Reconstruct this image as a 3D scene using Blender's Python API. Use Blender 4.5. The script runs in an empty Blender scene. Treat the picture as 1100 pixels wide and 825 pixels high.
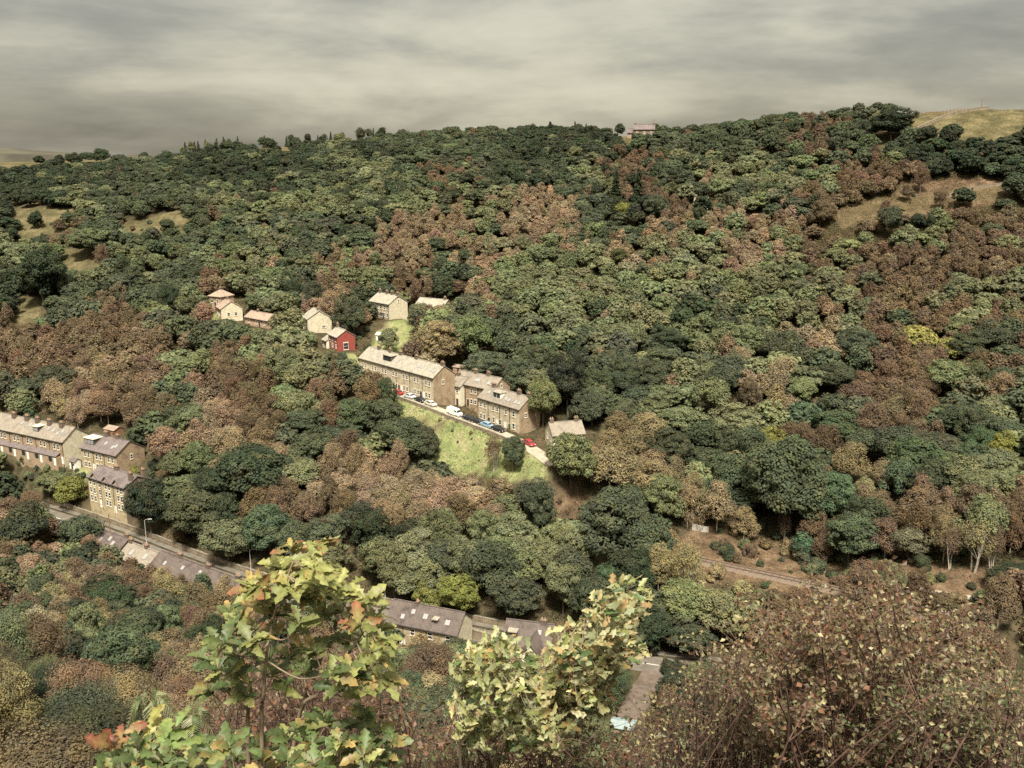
import bpy, math, random
import numpy as np
from mathutils import Vector, Matrix

random.seed(7)
RNG = np.random.default_rng(11)
R = math.radians
scene = bpy.context.scene
COL = scene.collection

# ------------------------------------------------------------------ camera model (1100 x 825 photograph)
PITCH = R(13.6)
SP, CP = math.sin(PITCH), math.cos(PITCH)
F = 1000.0


def ray(u, v):
    """direction with unit forward (Y) component"""
    xc, yc = (u - 550) / F, (412.5 - v) / F
    dy = CP + yc * SP
    dz = -SP + yc * CP
    return xc / dy, 1.0, dz / dy


def at(u, v, Y):
    a, b, c = ray(u, v)
    return (a * Y, Y, c * Y)


def at_z(u, v, z):
    a, b, c = ray(u, v)
    t = z / c
    return (a * t, t, z)


def depth(p):
    return p[1] * CP - p[2] * SP


def project(x, y, z):
    d = y * CP - z * SP
    up = y * SP + z * CP
    return 550 + F * x / d, 412.5 - F * up / d


# ------------------------------------------------------------------ generic mesh helpers
def link(o, parent=None):
    COL.objects.link(o)
    if parent is not None:
        o.parent = parent
    return o


def mesh_obj(name, verts, faces, mat=None, parent=None, smooth=False):
    me = bpy.data.meshes.new(name)
    me.from_pydata([tuple(v) for v in verts], [], [tuple(f) for f in faces])
    me.update()
    if mat is not None:
        me.materials.append(mat)
    if smooth:
        me.polygons.foreach_set('use_smooth', [True] * len(me.polygons))
    return link(bpy.data.objects.new(name, me), parent)


def quads_mesh(name, V, mat=None, attrs=None, nper=4):
    """V: (n*nper,3) float array; independent polygons of nper corners."""
    n = len(V) // nper
    me = bpy.data.meshes.new(name)
    me.vertices.add(len(V))
    me.vertices.foreach_set('co', np.ascontiguousarray(V, dtype=np.float32).ravel())
    me.loops.add(len(V))
    me.loops.foreach_set('vertex_index', np.arange(len(V), dtype=np.int32))
    me.polygons.add(n)
    me.polygons.foreach_set('loop_start', np.arange(0, len(V), nper, dtype=np.int32))
    me.update(calc_edges=True)
    for k, (dom, typ, arr) in (attrs or {}).items():
        a = me.attributes.new(k, typ, dom)
        arr = np.ascontiguousarray(arr, dtype=np.float32).ravel()
        a.data.foreach_set('color' if typ == 'FLOAT_COLOR' else 'value', arr)
    if mat is not None:
        me.materials.append(mat)
    return me


class MB:
    def __init__(s):
        s.v, s.f = [], []

    def add(s, verts, faces):
        o = len(s.v)
        s.v += [tuple(p) for p in verts]
        s.f += [tuple(i + o for i in f) for f in faces]
        return s

    def box(s, x0, x1, y0, y1, z0, z1):
        return s.add([(x0, y0, z0), (x1, y0, z0), (x1, y1, z0), (x0, y1, z0), (x0, y0, z1), (x1, y0, z1), (x1, y1, z1), (x0, y1, z1)],
                     [(0, 3, 2, 1), (4, 5, 6, 7), (0, 1, 5, 4), (1, 2, 6, 5), (2, 3, 7, 6), (3, 0, 4, 7)])

    def hexa(s, p):
        return s.add(p, [(0, 3, 2, 1), (4, 5, 6, 7), (0, 1, 5, 4), (1, 2, 6, 5), (2, 3, 7, 6), (3, 0, 4, 7)])

    def tube(s, pts, rad, n=6, cap=True):
        pts = [Vector(p) for p in pts]
        base = len(s.v)
        for i, p in enumerate(pts):
            a = pts[max(i - 1, 0)]
            b = pts[min(i + 1, len(pts) - 1)]
            t = (b - a)
            t = t.normalized() if t.length > 1e-9 else Vector((0, 0, 1))
            q = t.orthogonal().normalized() if abs(t.z) < .9 else Vector((1, 0, 0)).cross(t).normalized()
            w = t.cross(q)
            for k in range(n):
                an = 2 * math.pi * k / n
                s.v.append(tuple(p + (q * math.cos(an) + w * math.sin(an)) * rad[i]))
        for i in range(len(pts) - 1):
            for k in range(n):
                a = base + i * n + k
                b = base + i * n + (k + 1) % n
                s.f.append((a, b, b + n, a + n))
        if cap:
            s.f.append(tuple(base + (len(pts) - 1) * n + k for k in range(n)))
            s.f.append(tuple(base + k for k in reversed(range(n))))
        return s

    def build(s, name, mat=None, parent=None, smooth=False):
        return mesh_obj(name, s.v, s.f, mat, parent, smooth)


def empty(name, loc, rz=0.0):
    o = bpy.data.objects.new(name, None)
    o.empty_display_size = .5
    o.location = loc
    o.rotation_euler = (0, 0, rz)
    return link(o)


def tag(o, label=None, cat=None, group=None, kind=None):
    for k, v in (('label', label), ('category', cat), ('group', group), ('kind', kind)):
        if v:
            o[k] = v
    return o


# ------------------------------------------------------------------ materials
def new_mat(name):
    m = bpy.data.materials.new(name)
    m.use_nodes = True
    nt = m.node_tree
    for n in list(nt.nodes):
        nt.nodes.remove(n)
    out = nt.nodes.new('ShaderNodeOutputMaterial')
    return m, nt, out


def N(nt, typ, **kw):
    n = nt.nodes.new(typ)
    for k, v in kw.items():
        if k.startswith('i_'):
            n.inputs[k[2:].replace('_', ' ')].default_value = v
        else:
            setattr(n, k, v)
    return n


def rgb(c):
    return (c[0], c[1], c[2], 1.0)


def ramp(nt, stops):
    r = nt.nodes.new('ShaderNodeValToRGB')
    el = r.color_ramp.elements
    while len(el) > 1:
        el.remove(el[-1])
    el[0].position = stops[0][0]
    el[0].color = rgb(stops[0][1])
    for p, c in stops[1:]:
        e = el.new(p)
        e.color = rgb(c)
    return r


def mixc(nt, a, b, fac, mode='MIX'):
    m = nt.nodes.new('ShaderNodeMix')
    m.data_type = 'RGBA'
    m.blend_type = mode
    for sock, val in ((0, fac), (6, a), (7, b)):
        if hasattr(val, 'is_linked'):
            nt.links.new(val, m.inputs[sock])
        elif isinstance(val, (int, float)):
            m.inputs[sock].default_value = val
        else:
            m.inputs[sock].default_value = rgb(val)
    return m.outputs[2]


def simple(name, col, rough=.8, noise=.25, scale=3.0, metal=0.0, spec=.3):
    m, nt, out = new_mat(name)
    b = N(nt, 'ShaderNodeBsdfPrincipled')
    b.inputs['Roughness'].default_value = rough
    b.inputs['Metallic'].default_value = metal
    b.inputs['Specular IOR Level'].default_value = spec
    tc = N(nt, 'ShaderNodeTexCoord')
    no = N(nt, 'ShaderNodeTexNoise')
    no.inputs['Scale'].default_value = scale
    no.inputs['Detail'].default_value = 5
    nt.links.new(tc.outputs['Object'], no.inputs['Vector'])
    d = [c * (1 - noise) for c in col]
    l = [min(1, c * (1 + noise)) for c in col]
    rp = ramp(nt, [(.3, d), (.7, l)])
    nt.links.new(no.outputs['Fac'], rp.inputs['Fac'])
    nt.links.new(rp.outputs['Color'], b.inputs['Base Color'])
    nt.links.new(b.outputs[0], out.inputs[0])
    return m


def masonry(name, c1, c2, mortar, bw=.55, bh=.22, stain=.45):
    """coursed stone: brick texture on the wall's own coordinates plus weather stains"""
    m, nt, out = new_mat(name)
    b = N(nt, 'ShaderNodeBsdfPrincipled')
    b.inputs['Roughness'].default_value = .9
    b.inputs['Specular IOR Level'].default_value = .15
    tc = N(nt, 'ShaderNodeTexCoord')
    sep = N(nt, 'ShaderNodeSeparateXYZ')
    nt.links.new(tc.outputs['Object'], sep.inputs[0])
    ad = N(nt, 'ShaderNodeMath', operation='ADD')
    nt.links.new(sep.outputs[0], ad.inputs[0])
    nt.links.new(sep.outputs[1], ad.inputs[1])
    cmb = N(nt, 'ShaderNodeCombineXYZ')
    nt.links.new(ad.outputs[0], cmb.inputs[0])
    nt.links.new(sep.outputs[2], cmb.inputs[1])
    br = N(nt, 'ShaderNodeTexBrick')
    br.inputs['Scale'].default_value = 1.0
    br.inputs['Brick Width'].default_value = bw
    br.inputs['Row Height'].default_value = bh
    br.inputs['Mortar Size'].default_value = .018
    br.inputs['Color1'].default_value = rgb(c1)
    br.inputs['Color2'].default_value = rgb(c2)
    br.inputs['Mortar'].default_value = rgb(mortar)
    nt.links.new(cmb.outputs[0], br.inputs['Vector'])
    no = N(nt, 'ShaderNodeTexNoise')
    no.inputs['Scale'].default_value = .55
    no.inputs['Detail'].default_value = 7
    no.inputs['Roughness'].default_value = .65
    nt.links.new(tc.outputs['Object'], no.inputs['Vector'])
    rp = ramp(nt, [(.32, (1 - stain,) * 3), (.5, (.95, .95, .95)), (.72, (1.12, 1.1, 1.05))])
    nt.links.new(no.outputs['Fac'], rp.inputs['Fac'])
    col = mixc(nt, br.outputs['Color'], rp.outputs['Color'], 1.0, 'MULTIPLY')
    nt.links.new(col, b.inputs['Base Color'])
    nt.links.new(b.outputs[0], out.inputs[0])
    return m


def leaf_material(name, attr_color=False, transl=.28, obj_tint=True, brown=(.15, .095, .05), brown_amt=.35):
    m, nt, out = new_mat(name)
    tc = N(nt, 'ShaderNodeTexCoord')
    if attr_color:
        at_ = N(nt, 'ShaderNodeAttribute', attribute_name='leaf_colour')
        base = at_.outputs['Color']
    else:
        oi = N(nt, 'ShaderNodeObjectInfo')
        base = oi.outputs['Color']
    no = N(nt, 'ShaderNodeTexNoise')
    no.inputs['Scale'].default_value = .32
    no.inputs['Detail'].default_value = 3
    nt.links.new(tc.outputs['Object'], no.inputs['Vector'])
    if not attr_color:
        # every copy samples another piece of the noise
        w = N(nt, 'ShaderNodeVectorMath', operation='ADD')
        mu = N(nt, 'ShaderNodeMath', operation='MULTIPLY')
        mu.inputs[1].default_value = 97.0
        nt.links.new(oi.outputs['Random'], mu.inputs[0])
        nt.links.new(tc.outputs['Object'], w.inputs[0])
        nt.links.new(mu.outputs[0], w.inputs[1])
        nt.links.new(w.outputs[0], no.inputs['Vector'])
    rp = ramp(nt, [(.5, (0, 0, 0)), (.72, (1, 1, 1))])
    nt.links.new(no.outputs['Fac'], rp.inputs['Fac'])
    f = N(nt, 'ShaderNodeMath', operation='MULTIPLY')
    f.inputs[1].default_value = brown_amt
    nt.links.new(rp.outputs['Color'], f.inputs[0])
    c = mixc(nt, base, brown, f.outputs[0])
    # sprays of younger, yellower leaf within one crown
    n3 = N(nt, 'ShaderNodeTexNoise')
    n3.inputs['Scale'].default_value = .75
    n3.inputs['Detail'].default_value = 2
    nt.links.new(no.inputs['Vector'].links[0].from_socket, n3.inputs['Vector'])
    r3 = ramp(nt, [(.42, (.84, .88, .94)), (.62, (1.24, 1.2, 1.04))])
    nt.links.new(n3.outputs['Fac'], r3.inputs['Fac'])
    c = mixc(nt, c, r3.outputs['Color'], 1.0, 'MULTIPLY')
    lv = N(nt, 'ShaderNodeAttribute', attribute_name='leaf_variation')
    vm = N(nt, 'ShaderNodeVectorMath', operation='SCALE')
    nt.links.new(c, vm.inputs[0])
    nt.links.new(lv.outputs['Fac'], vm.inputs['Scale'])
    d = N(nt, 'ShaderNodeBsdfDiffuse')
    t = N(nt, 'ShaderNodeBsdfTranslucent')
    nt.links.new(vm.outputs[0], d.inputs['Color'])
    nt.links.new(vm.outputs[0], t.inputs['Color'])
    ms = N(nt, 'ShaderNodeMixShader')
    ms.inputs[0].default_value = transl
    nt.links.new(d.outputs[0], ms.inputs[1])
    nt.links.new(t.outputs[0], ms.inputs[2])
    nt.links.new(ms.outputs[0], out.inputs[0])
    return m


M = {}
M['leaf'] = leaf_material('tree foliage', brown_amt=.22)
M['leaf_attr'] = leaf_material('woodland foliage', attr_color=True, brown_amt=.22)
M['bark'] = simple('grey brown bark', (.10, .08, .06), .95, .4, 4)
M['birch_bark'] = simple('pale birch bark', (.36, .32, .26), .9, .35, 2.5)
M['stone'] = masonry('buff coursed stone', (.43, .355, .225), (.355, .29, .185), (.29, .24, .16))
M['stone_light'] = masonry('pale buff coursed stone', (.52, .455, .325), (.44, .38, .27), (.37, .32, .235))
M['stone_brown'] = masonry('brown gritstone', (.36, .27, .18), (.29, .21, .14), (.24, .19, .13))
M['stone_dark'] = masonry('sooty gritstone', (.22, .16, .12), (.17, .13, .1), (.15, .12, .1))
M['brick'] = masonry('pinkish brick', (.42, .25, .17), (.36, .21, .15), (.4, .33, .26), .3, .1)
M['render'] = simple('cream render', (.5, .45, .33), .85, .22, 1.2)
M['render_pale'] = simple('pale render', (.58, .54, .43), .85, .14, 1.2)
M['red_paint'] = simple('red painted render', (.25, .058, .044), .8, .18, 1.5)
M['slate'] = masonry('grey stone slates', (.25, .215, .172), (.2, .175, .143), (.17, .15, .13), .5, .34, .3)
M['slate_pale'] = masonry('pale stone slates', (.31, .285, .235), (.255, .235, .19), (.27, .25, .2), .5, .34, .3)
M['slate_dark'] = masonry('dark blue slates', (.17, .14, .135), (.14, .115, .11), (.09, .08, .08), .4, .28, .35)
M['slate_purple'] = masonry('purple brown slates', (.128, .103, .092), (.1, .082, .074), (.075, .062, .056), .4, .28, .5)
M['roof_pink'] = masonry('weathered pink tiles', (.30, .235, .185), (.255, .195, .15), (.3, .22, .17), .35, .28, .3)
M['chimney'] = masonry('sooted chimney stone', (.16, .12, .09), (.13, .1, .08), (.12, .1, .08), .4, .2, .3)
M['pot'] = simple('clay chimney pot', (.38, .24, .15), .85)
M['white'] = simple('white window paint', (.74, .72, .65), .5, .06)
M['sill'] = simple('dressed stone', (.58, .5, .36), .85, .15)
M['glass'] = simple('dark window glass', (.03, .033, .036), .12, .1, spec=.5)
M['skyglass'] = simple('rooflight glass with painted cloud reflection', (.25, .25, .24), .2, .08, spec=.6)  # pale base colour paints the cloud reflection into the glass
M['black'] = simple('black painted iron', (.025, .023, .022), .5)
M['door_dark'] = simple('dark door paint', (.06, .04, .035), .6)
M['door_green'] = simple('green door paint', (.07, .13, .07), .6)
M['dormer'] = simple('dark dormer cladding', (.06, .055, .05), .7)
M['asphalt'] = simple('asphalt', (.13, .115, .095), .95, .25, .5)
M['lane'] = simple('pale gravel lane', (.3, .265, .205), .95, .25, .6)
M['drive'] = simple('brown setts', (.11, .085, .068), .95, .3, .8)
M['wallstone'] = masonry('dry stone walling', (.3, .24, .17), (.22, .18, .13), (.08, .07, .05), .5, .2, .4)
M['coping'] = simple('wall coping', (.19, .165, .125), .9, .3, 1.5)
M['rail'] = simple('rusty rail', (.13, .085, .06), .6)
M['sleeper'] = simple('dark sleeper timber', (.09, .07, .055), .9)
M['ballast'] = simple('brown ballast', (.135, .103, .078), .95, .35, 5)
M['concrete'] = simple('grey concrete panel', (.4, .38, .33), .9, .2)
M['galv'] = simple('galvanised steel', (.4, .4, .38), .45, .15)
M['lamp_lens'] = simple('pale lamp lens', (.72, .72, .68), .3, .05)
M['timber'] = simple('brown shed timber', (.22, .12, .07), .85, .3)
M['timber_orange'] = simple('orange shed felt', (.2, .085, .05), .85, .2)
M['blue_sheet'] = simple('faded blue sheeting', (.2, .25, .25), .6, .2)
M['white_stone'] = simple('whitened stone', (.72, .69, .6), .8, .18, 6)
M['tyre'] = simple('tyre rubber', (.02, .02, .02), .9)
M['carglass'] = simple('car glass', (.03, .035, .04), .08, .05, spec=.6)


def car_paint(name, c):
    m = simple(name, c, .25, .03, 1, spec=.5)
    return m


M['p_red'] = car_paint('red car paint', (.28, .03, .03))
M['p_silver'] = car_paint('silver car paint', (.5, .52, .54))
M['p_black'] = car_paint('black car paint', (.018, .018, .02))
M['p_white'] = car_paint('white car paint', (.6, .59, .55))
M['p_blue'] = car_paint('blue car paint', (.2, .3, .38))
M['p_cream'] = car_paint('cream car paint', (.5, .47, .4))

# ------------------------------------------------------------------ layout tables (pixel rays with real distances)
# houses: front right base corner (u, v, Y), front left base corner (u, v) at the same level
HOUSES = {}


def front(key, ur, vr, Y, ul, vl):
    p = at(ur, vr, Y)
    q = at_z(ul, vl, p[2])
    HOUSES[key] = (Vector(q), Vector(p))


front('G', 466, 432, 268, 387, 408)
front('H', 530, 442, 266, 488, 432.5)
front('I', 558, 467, 250, 514, 452.5)
front('A', 70, 499, 258, -40, 474)
front('B', 127, 512.5, 249, 89, 503)
front('C', 136, 552, 236, 97, 538.5)
front('E', 491, 710, 166, 416, 694)


def front_yaw(key, u, v, Y, yaw, L):
    p = Vector(at(u, v, Y))
    d = Vector((math.cos(R(yaw)), math.sin(R(yaw)), 0))
    HOUSES[key] = (p - d * L, p)


front_yaw('K', 362.7, 377, 308, -58, 8.0)
front_yaw('K2', 351, 374.5, 314, -58, 4.0)
front_yaw('L', 331, 358, 326, -66, 8.5)
front_yaw('M', 418.5, 343.5, 345, -46, 12.5)
front_yaw('Ntower', 238, 331, 352, -30, 6.4)
front_yaw('O', 238, 343, 341, -62, 8.5)
front_yaw('Q', 288, 353, 330, -40, 14)
front_yaw('J', 628, 482, 241, 14, 9.0)
front_yaw('ridge', 703, 148, 512, -8, 11)
front_yaw('ridge2', 686, 149, 516, -8, 6)
front_yaw('white', 759, 228, 392, -20, 5.5)
front_yaw('sliver', 476, 343, 352, -30, 13)

ROAD = [Vector((x, y, -97)) for x, y in ((-150, 256), (-127, 243), (-105, 228.6), (-82.7, 213), (-60, 198.5), (-42, 191), (-27.5, 185), (-1, 174.5), (25.8, 166), (39, 163), (75, 155), (130, 145), (210, 132))]
LANE = [at(347, 391, 297), at(392, 411, 290), at(418, 422, 281), at(440, 429, 273.5), at(462, 437, 266), at(490, 448, 259.5),
        at(520, 459, 252), at(548, 470, 246), at(572, 483, 238), at(596, 500, 228)]
LANE = [Vector(p) for p in LANE]
DRIVE = [Vector(at(703, 716, 163)), Vector(at(694, 735, 156)), Vector(at(683, 757, 148)), Vector(at(672, 780, 140.5))]
RAIL = [Vector(at(u, v, Y)) for u, v, Y in ((640, 578, 212), (700, 590, 206), (745, 601, 201), (800, 613, 195), (860, 626, 188), (925, 641, 180), (945, 646, 177.5))]
PATH = [Vector(at(u, v, Y)) for u, v, Y in ((985, 634, 173), (1030, 640, 171), (1085, 650, 168))]

# ------------------------------------------------------------------ terrain
ctrl = []


def c3(u, v, Y):
    ctrl.append(at(u, v, Y))


for a, b in HOUSES.values():
    for p in (a, b):
        ctrl.append((p.x, p.y, p.z - .3))
for p in LANE + RAIL + PATH:
    ctrl.append(tuple(p))
for p in ROAD:
    ctrl.append(tuple(p))
    for off in (-20, -60, -110):
        ctrl.append((p.x - .411 * -off * 1.0, p.y - .911 * -off, -98))
for a in [(500, 500, 246), (455, 455, 262), (560, 520, 238), (610, 545, 226), (600, 575, 214),
          (840, 590, 208), (990, 612, 185), (1080, 560, 196), (880, 520, 230), (720, 560, 218),
          (1000, 400, 270), (1000, 300, 322), (1000, 232, 362), (900, 235, 366), (1060, 205, 372), (1000, 160, 410), (1000, 124, 446), (1078, 119, 440), (985, 124, 452), (1000, 128, 490), (1080, 126, 480), (930, 142, 500), (1200, 128, 470), (850, 152, 530), (1100, 135, 540), (950, 150, 560),
          (850, 400, 276), (850, 300, 335), (850, 240, 372), (840, 190, 420), (830, 142, 465), (770, 150, 485),
          (700, 430, 268), (650, 410, 285), (650, 320, 345), (650, 250, 400), (650, 190, 465), (640, 160, 515),
          (550, 400, 290), (540, 330, 345), (500, 250, 415), (480, 190, 485), (470, 160, 545),
          (350, 300, 385), (350, 250, 430), (350, 200, 500), (340, 170, 560),
          (200, 420, 300), (200, 330, 362), (200, 260, 430), (220, 200, 520), (230, 168, 590), (285, 168, 578),
          (100, 430, 292), (100, 340, 365), (60, 310, 395), (30, 335, 372), (90, 283, 425), (60, 240, 470), (20, 240, 470), (180, 240, 452), (60, 190, 570), (100, 176, 625), (160, 174, 615),
          (-150, 430, 300), (-150, 300, 420), (-150, 190, 580), (1250, 420, 250), (1250, 250, 330), (1250, 130, 420), (1250, 620, 165), (-150, 520, 260),
          (300, 450, 268), (250, 520, 240), (350, 540, 228), (450, 560, 222), (380, 490, 250)]:
    c3(*a)
# beyond the skyline the moor levels off and falls away a little
for X in (-600, -350, -150, 0, 150, 350, 600):
    for Y in (800, 1100, 1600):
        zz = np.interp(X, [-600, -350, -150, 0, 150, 350, 600], [-6, -4, 2, 8, 10, 18, 24]) - (Y - 800) * .02
        ctrl.append((X, Y, zz))
CT = np.array(ctrl, float)
# drop near duplicates
keep = []
for i, p in enumerate(CT):
    if all((p[0] - CT[j][0]) ** 2 + (p[1] - CT[j][1]) ** 2 > 9 for j in keep):
        keep.append(i)
CT = CT[keep]


def tps_fit(P, lam=.6):
    n = len(P)
    S = 100.0
    xy = P[:, :2] / S
    d2 = ((xy[:, None] - xy[None]) ** 2).sum(-1)
    K = np.where(d2 > 1e-12, .5 * d2 * np.log(np.maximum(d2, 1e-12)), 0) + np.eye(n) * lam * .01
    Q = np.c_[np.ones(n), xy]
    A = np.zeros((n + 3, n + 3))
    A[:n, :n] = K
    A[:n, n:] = Q
    A[n:, :n] = Q.T
    s = np.linalg.solve(A, np.r_[P[:, 2], 0, 0, 0])
    return xy, s[:n], s[n:], S


TP = tps_fit(CT)


def tps(x, y):
    xy, w, c, S = TP
    x = np.asarray(x, float).ravel() / S
    y = np.asarray(y, float).ravel() / S
    out = np.empty_like(x)
    for i in range(0, len(x), 20000):
        a, b = x[i:i + 20000], y[i:i + 20000]
        d2 = (a[:, None] - xy[:, 0]) ** 2 + (b[:, None] - xy[:, 1]) ** 2
        out[i:i + 20000] = (.5 * d2 * np.log(np.maximum(d2, 1e-12))) @ w + c[0] + c[1] * a + c[2] * b
    return out


NS = np.array([-400, -60, -8, 0, 3, 10, 30, 60, 80, 100, 120, 135, 150, 160, 400])
NZ = np.array([30, 6, -.6, -1.7, -3.1, -11, -31, -55, -67, -77.5, -86.5, -92.5, -96.5, -99, -190])


def near(x, y):
    return np.interp(.411 * x * np.clip((np.asarray(y) - 14) / 40, 0, 1) + .911 * y, NS, NZ)


def polydist(x, y, pts):
    """distance to polyline and interpolated z"""
    best = np.full(x.shape, 1e9)
    bz = np.zeros(x.shape)
    for a, b in zip(pts[:-1], pts[1:]):
        dx, dy = b[0] - a[0], b[1] - a[1]
        t = np.clip(((x - a[0]) * dx + (y - a[1]) * dy) / (dx * dx + dy * dy), 0, 1)
        d = np.hypot(x - a[0] - t * dx, y - a[1] - t * dy)
        m = d < best
        best = np.where(m, d, best)
        bz = np.where(m, a[2] + t * (b[2] - a[2]), bz)
    return best, bz


def smooth_path(pts, n=8):
    P = [Vector(p) for p in pts]
    out = []
    for i in range(len(P) - 1):
        p0, p1, p2, p3 = P[max(i - 1, 0)], P[i], P[i + 1], P[min(i + 2, len(P) - 1)]
        for k in range(n):
            t = k / n
            out.append(.5 * ((2 * p1) + (p2 - p0) * t + (2 * p0 - 5 * p1 + 4 * p2 - p3) * t * t + (3 * p1 - p0 - 3 * p2 + p3) * t ** 3))
    out.append(P[-1])
    return out


ROADS, LANES, DRIVES, RAILS, PATHS = smooth_path(ROAD, 5), smooth_path(LANE), smooth_path(DRIVE), smooth_path(RAIL), smooth_path(PATH, 4)
# drive joins the road level
for i, p in enumerate(DRIVES):
    p.z = max(p.z, -97.0) if i < 3 else p.z


def grow(a, step0, k, n):
    out, s = [], step0
    for _ in range(n):
        a += s
        s *= k
        out.append(a)
    return out


xs = np.array(sorted([-x for x in grow(290, 4, 1.32, 20)]) + list(np.arange(-290, 290.1, 2.5)) + grow(290, 4, 1.32, 20))
ys = np.array(sorted([-y for y in grow(12, 4, 1.6, 10)]) + list(np.arange(-12, 24, 1.5)) + list(np.arange(24, 560, 2.5)) + grow(560, 4, 1.25, 24))
GX, GY = np.meshgrid(xs, ys)
far = tps(GX, GY).reshape(GX.shape)
lim = (np.abs(GX) > 700) | (GY > 1500)
nr = near(GX, GY)
sp = .411 * GX + .911 * GY
mid = np.where(sp < 150, np.minimum(far, -97.5 + 0 * far), far)
w = np.clip((sp - 150) / 14, 0, 1)
mid = (-97.5) * (1 - w) + far * w
kk = 2.0
Z = np.maximum(nr, mid) + kk * np.log1p(np.exp(-np.abs(nr - mid) / kk)) * .6
Z = np.where(sp > 168, far, Z)
# keep the rough far plateau from running away
farr = np.clip((np.hypot(GX, GY) - 900) / 900, 0, 1)
Z = Z * (1 - farr) + np.clip(Z, -40, 20) * farr
# rolling unevenness
rough = np.sin(GX * .21 + 1.3) * np.cos(GY * .17) + .6 * np.sin(GX * .47 - GY * .31) + .5 * np.cos(GX * .11 + GY * .39 + 2)
Z = Z + rough * .28 * np.clip((np.hypot(GX, GY) - 40) / 60, 0, 1)


def carve(pts, half, soft):
    global Z
    d, z = polydist(GX, GY, [(p.x, p.y, p.z) for p in pts])
    t = np.clip((d - half) / soft, 0, 1)
    t = t * t * (3 - 2 * t)
    Z = z * (1 - t) + Z * t


for kx, (a, b) in HOUSES.items():
    d, z = polydist(GX, GY, [tuple(a), tuple(b)])
    t = np.clip((d - 4.5) / 6, 0, 1)
    if kx in ('E',):
        continue
    Z = (z - .05) * (1 - t) + Z * t
carve(LANES, 3.2, 4)
carve(RAILS, 4.5, 6)
carve(PATHS, 3, 4)
carve(DRIVES, 3.5, 5)
carve(ROADS, 6, 5)


def H(x, y):
    x = np.asarray(x, float)
    y = np.asarray(y, float)
    i = np.clip(np.searchsorted(xs, x) - 1, 0, len(xs) - 2)
    j = np.clip(np.searchsorted(ys, y) - 1, 0, len(ys) - 2)
    tx = np.clip((x - xs[i]) / (xs[i + 1] - xs[i]), 0, 1)
    ty = np.clip((y - ys[j]) / (ys[j + 1] - ys[j]), 0, 1)
    return (Z[j, i] * (1 - tx) + Z[j, i + 1] * tx) * (1 - ty) + (Z[j + 1, i] * (1 - tx) + Z[j + 1, i + 1] * tx) * ty


def hit(u, v, y0=60, y1=900):
    a, b, c = ray(u, v)
    Y = np.arange(y0, y1, .5)
    g = H(a * Y, Y) - c * Y
    k = np.argmax(g > 0)
    if g[k] <= 0:
        k = len(Y) - 1
    y = Y[k]
    return a * y, y, float(H(a * y, y))


def inpoly(u, v, poly):
    u = np.asarray(u, float)
    v = np.asarray(v, float)
    ins = np.zeros(u.shape, bool)
    n = len(poly)
    for i in range(n):
        x1, y1 = poly[i]
        x2, y2 = poly[(i + 1) % n]
        c = ((y1 > v) != (y2 > v)) & (u < (x2 - x1) * (v - y1) / ((y2 - y1) if y2 != y1 else 1e-9) + x1)
        ins ^= c
    return ins


# ground cover by area (world areas found where these patches lie on the slope)
FIELD_G = [[(418, 424), (470, 440), (520, 462), (556, 478), (585, 495), (585, 520), (540, 512), (470, 505), (440, 470), (415, 445)],
           [(222, 338), (230, 330), (240, 332), (238, 345), (225, 346)], [(415, 345), (440, 342), (445, 395), (410, 390), (400, 375)], [(362, 382), (385, 380), (395, 392), (370, 392)], [(80, 500), (100, 504), (98, 520), (82, 512)]]
FIELD_T = [[(18, 222), (80, 224), (95, 236), (60, 250), (18, 262)], [(62, 270), (102, 266), (110, 290), (70, 296)], [(18, 318), (48, 320), (44, 345), (18, 350)],
           [(120, 245), (165, 232), (205, 222), (210, 246), (150, 268)], [(966, 110), (1100, 104), (1100, 150), (1010, 152), (985, 140)],
           [(886, 231), (940, 213), (1090, 194), (1090, 209), (1010, 226), (905, 242)], [(18, 170), (110, 166), (120, 182), (18, 190)], [(90, 165), (180, 165), (180, 178), (100, 182)],
           [(282, 160), (318, 158), (318, 172), (284, 172)], [(640, 140), (760, 135), (760, 150), (640, 152)], [(440, 448), (480, 455), (470, 470), (440, 465)]]
FIELD_R = [[(590, 520), (632, 522), (628, 560), (600, 572), (585, 545)], [(366, 440), (388, 432), (395, 445), (378, 468)], [(735, 555), (800, 575), (900, 610), (940, 636), (900, 655), (820, 635), (740, 618)],
           [(600, 530), (615, 528), (612, 545)], [(930, 600), (1060, 610), (1090, 660), (960, 645)], [(970, 195), (1080, 188), (1080, 205), (960, 212)]]
D_ = GY * CP - Z * SP
front_of = D_ > 5
GU = np.where(front_of, 550 + F * GX / np.maximum(D_, 5), -1e4)
GV = np.where(front_of, 412.5 - F * (GY * SP + Z * CP) / np.maximum(D_, 5), 1e4)
cov = np.zeros(GX.shape + (3,))
FIELD_R.append([(890, 228), (940, 214), (1090, 194), (1090, 212), (1010, 232), (905, 244)])
for k, polys in enumerate((FIELD_G, FIELD_T, FIELD_R)):
    for p in polys:
        cov[..., k] = np.maximum(cov[..., k], inpoly(GU, GV, p) * (GY > 110))
cov[..., 1] = np.maximum(cov[..., 1], np.clip((GY - 560) / 60, 0, 1))
cov[..., 2] *= np.where((GY > 330) & (cov[..., 1] > .5), .55, 1)


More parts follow.
